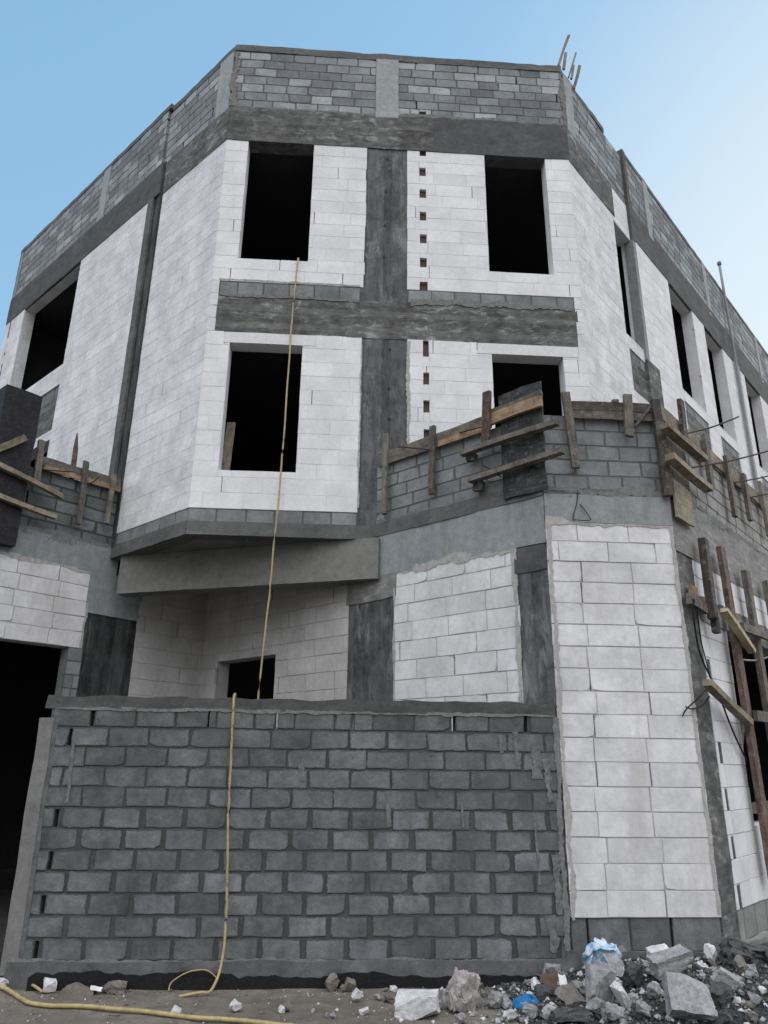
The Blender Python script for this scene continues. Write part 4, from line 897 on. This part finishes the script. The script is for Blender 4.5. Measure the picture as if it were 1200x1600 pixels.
sheet('card_scrap', 'grey brown card scrap below the brown crumpled card', 'card', 2.32, 8.02, hgt(2.32, 8.02)+.05, .26, .18, (34, -14, 30), 'chunk_tan', 15, .04, .0, 8)
sheet('paper_scrap', 'white paper scrap standing near the brown card', 'paper', 2.30, 8.14, hgt(2.30, 8.14)+.12, .09, .13, (70, 10, 30), 'paper_white', 16, .03, .0, 6)
sheet('sack', 'brown dusty sack half buried at the wall foot, lower left', 'sack', -2.50, 8.62, .06, .42, .30, (14, -10, 10), 'sack_brown', 17, .10, .10)
sheet('paper_scrap', 'white paper sliver at the wall foot right of the sack', 'paper', -2.30, 8.66, .06, .12, .05, (50, 10, 30), 'paper_white', 18, .02, .0, 4)
# gravel and crumbs: nobody could count them
mb = MB(); rr = random.Random(77)
def crumb(mb, x, y, s_, z=None):
    c = Vector((x, y, (hgt(x, y) if z is None else z)+s_*.25)); v = []
    for d in ((1, 0, 0), (-1, 0, 0), (0, 1, 0), (0, -1, 0), (0, 0, 1), (0, 0, -1)):
        v.append(c+Vector(d)*s_*rr.uniform(.35, .8)+Vector((rr.uniform(-.2, .2), rr.uniform(-.2, .2), rr.uniform(-.2, .2)))*s_)
    for f in ((0, 2, 4), (2, 1, 4), (1, 3, 4), (3, 0, 4), (2, 0, 5), (1, 2, 5), (3, 1, 5), (0, 3, 5)): mb.quad([v[i] for i in f], [(v[i].x, v[i].y) for i in f])
for _ in range(5200):
    x = rr.uniform(1.6, 5.4); y = rr.uniform(6.6, 8.8)
    if rr.random() < (x-1.2)/2: crumb(mb, x, y, rr.choice((.012, .016, .02, .025, .032, .042))*rr.uniform(.6, 1.3))
mb.build('gravel', 'chunk_dark', props={'kind': 'stuff', 'label': 'dark gravel and crumbs over the rubble heap', 'category': 'gravel'}, recenter=False)
mb = MB()
for _ in range(1800):
    x = rr.uniform(1.0, 5.2); y = rr.uniform(6.8, 8.8)
    if rr.random() < (x-.6)/2: crumb(mb, x, y, rr.choice((.01, .014, .02, .03, .045))*rr.uniform(.6, 1.3))
mb.build('broken_chips', 'chunk_grey', props={'kind': 'stuff', 'label': 'light grey chips of broken block over the rubble heap', 'category': 'chips'}, recenter=False)
mb = MB()
for _ in range(1000):
    x = rr.uniform(-.2, 5.2); y = rr.uniform(7.0, 8.8)
    if rr.random() < .15+(x)/4: crumb(mb, x, y, rr.choice((.008, .012, .015, .02, .025, .04))*rr.uniform(.6, 1.2))
for _ in range(70): crumb(mb, rr.uniform(-3.4, .4), rr.uniform(7.6, 8.8), rr.choice((.01, .015, .02)))
mb.build('white_crumbs', 'chunk_white', props={'kind': 'stuff', 'label': 'white crumbs of broken block on the ground', 'category': 'crumbs'}, recenter=False)
mb = MB()
for _ in range(700): crumb(mb, rr.uniform(-4, 2.2), rr.uniform(7.2, 8.85), rr.choice((.008, .012, .018, .03))*rr.uniform(.6, 1.2))
mb.build('pebbles', 'chunk_tan', props={'kind': 'stuff', 'label': 'tan pebbles scattered on the sand', 'category': 'pebbles'}, recenter=False)

# ---------------------------------------------------------------- camera, sky, sun
sc = bpy.context.scene
cam = bpy.data.cameras.new('camera'); co = bpy.data.objects.new('camera', cam); C.objects.link(co); sc.camera = co
cam.sensor_fit = 'VERTICAL'; cam.sensor_height = 36; cam.lens = 1145.56/1600*36; cam.clip_end = 5000; cam.clip_start = .05
yaw, pit, rol = .060811, .336035, .0109549
fw = Vector((math.sin(yaw)*math.cos(pit), math.cos(yaw)*math.cos(pit), math.sin(pit)))
rt = Vector((math.cos(yaw), -math.sin(yaw), 0)); up = rt.cross(fw)
r2 = rt*math.cos(rol)+up*math.sin(rol); u2 = up*math.cos(rol)-rt*math.sin(rol)
M = Matrix((r2, u2, -fw)).transposed().to_4x4(); M.translation = Vector((0, 0, H)); co.matrix_world = M

SKY_FILL = (21.5, 21.6, 22.3); SKY = .13; GAIN = (1.95, 1.75, 1.4)
SUN_AZ, SUN_EL = R(52), R(22)        # clockwise from straight ahead, above the horizon
w = bpy.data.worlds.new('World'); sc.world = w; w.use_nodes = True; nt = w.node_tree; nt.nodes.clear()
ow = nt.nodes.new('ShaderNodeOutputWorld'); bg = nt.nodes.new('ShaderNodeBackground'); nt.links.new(bg.outputs[0], ow.inputs[0])
sky = nt.nodes.new('ShaderNodeTexSky'); sky.sky_type = 'NISHITA'; sky.sun_disc = False
sky.sun_elevation = SUN_EL; sky.sun_rotation = SUN_AZ; sky.air_density = 1.0; sky.dust_density = .55; sky.ozone_density = 1.2
# bright fill light added over the half of the sky behind the photographer
tc = nt.nodes.new('ShaderNodeTexCoord'); sx = nt.nodes.new('ShaderNodeSeparateXYZ'); nt.links.new(tc.outputs['Generated'], sx.inputs[0])
mr = nt.nodes.new('ShaderNodeMapRange'); mr.inputs['From Min'].default_value = .25; mr.inputs['From Max'].default_value = -.5; nt.links.new(sx.outputs['Y'], mr.inputs[0])
mx = nt.nodes.new('ShaderNodeMix'); mx.data_type = 'RGBA'; nt.links.new(mr.outputs[0], mx.inputs[0]); 
gn = nt.nodes.new('ShaderNodeMix'); gn.data_type = 'RGBA'; gn.blend_type = 'MULTIPLY'; gn.inputs[0].default_value = 1; nt.links.new(sky.outputs[0], gn.inputs[6]); gn.inputs[7].default_value = (*GAIN, 1)
hz = nt.nodes.new('ShaderNodeMix'); hz.data_type = 'RGBA'; hz.inputs[0].default_value = .5; nt.links.new(gn.outputs[2], hz.inputs[6]); hz.inputs[7].default_value = (2.6, 5.5, 8.5, 1)
# milky haze low towards the sun
dp = nt.nodes.new('ShaderNodeVectorMath'); dp.operation = 'DOT_PRODUCT'; nt.links.new(tc.outputs['Generated'], dp.inputs[0]); dp.inputs[1].default_value = Vector((.80, .58, .16)).normalized()
hf = nt.nodes.new('ShaderNodeMapRange'); hf.interpolation_type = 'SMOOTHSTEP'; hf.inputs['From Min'].default_value = .55; hf.inputs['From Max'].default_value = .97; hf.inputs['To Max'].default_value = .85; nt.links.new(dp.outputs['Value'], hf.inputs[0])
hs = nt.nodes.new('ShaderNodeMix'); hs.data_type = 'RGBA'; nt.links.new(hf.outputs[0], hs.inputs[0]); nt.links.new(hz.outputs[2], hs.inputs[6]); hs.inputs[7].default_value = (6.0, 6.75, 7.1, 1)
nt.links.new(hs.outputs[2], mx.inputs[6])
hr = nt.nodes.new('ShaderNodeMapRange'); hr.inputs['From Min'].default_value = -.02; hr.inputs['From Max'].default_value = .75; hr.inputs['To Min'].default_value = .04; hr.inputs['To Max'].default_value = 1.0; nt.links.new(sx.outputs['Z'], hr.inputs[0])  # added fill fades towards the horizon, so undersides stay dark
hm = nt.nodes.new('ShaderNodeMix'); hm.data_type = 'RGBA'; hm.blend_type = 'MULTIPLY'; hm.inputs[0].default_value = 1; hm.inputs[6].default_value = (SKY_FILL[0], SKY_FILL[1], SKY_FILL[2], 1); nt.links.new(hr.outputs[0], hm.inputs[7])
nt.links.new(hm.outputs[2], mx.inputs[7])
nt.links.new(mx.outputs[2], bg.inputs[0]); bg.inputs[1].default_value = SKY
sl = bpy.data.lights.new('sun', 'SUN'); so = bpy.data.objects.new('sun', sl); C.objects.link(so)
sl.energy = 1.0; sl.angle = R(10); sl.color = (1, .93, .84)
sd = Vector((math.sin(SUN_AZ)*math.cos(SUN_EL), math.cos(SUN_AZ)*math.cos(SUN_EL), math.sin(SUN_EL)))
so.rotation_euler = sd.to_track_quat('Z', 'Y').to_euler(); so.location = (0, 0, 30)
sc.view_settings.view_transform = 'Standard'; sc.view_settings.look = 'None'; sc.view_settings.exposure = 0; sc.view_settings.gamma = 1
sc.render.engine = 'CYCLES'; sc.cycles.max_bounces = 6; sc.cycles.diffuse_bounces = 4; sc.cycles.use_denoising = True
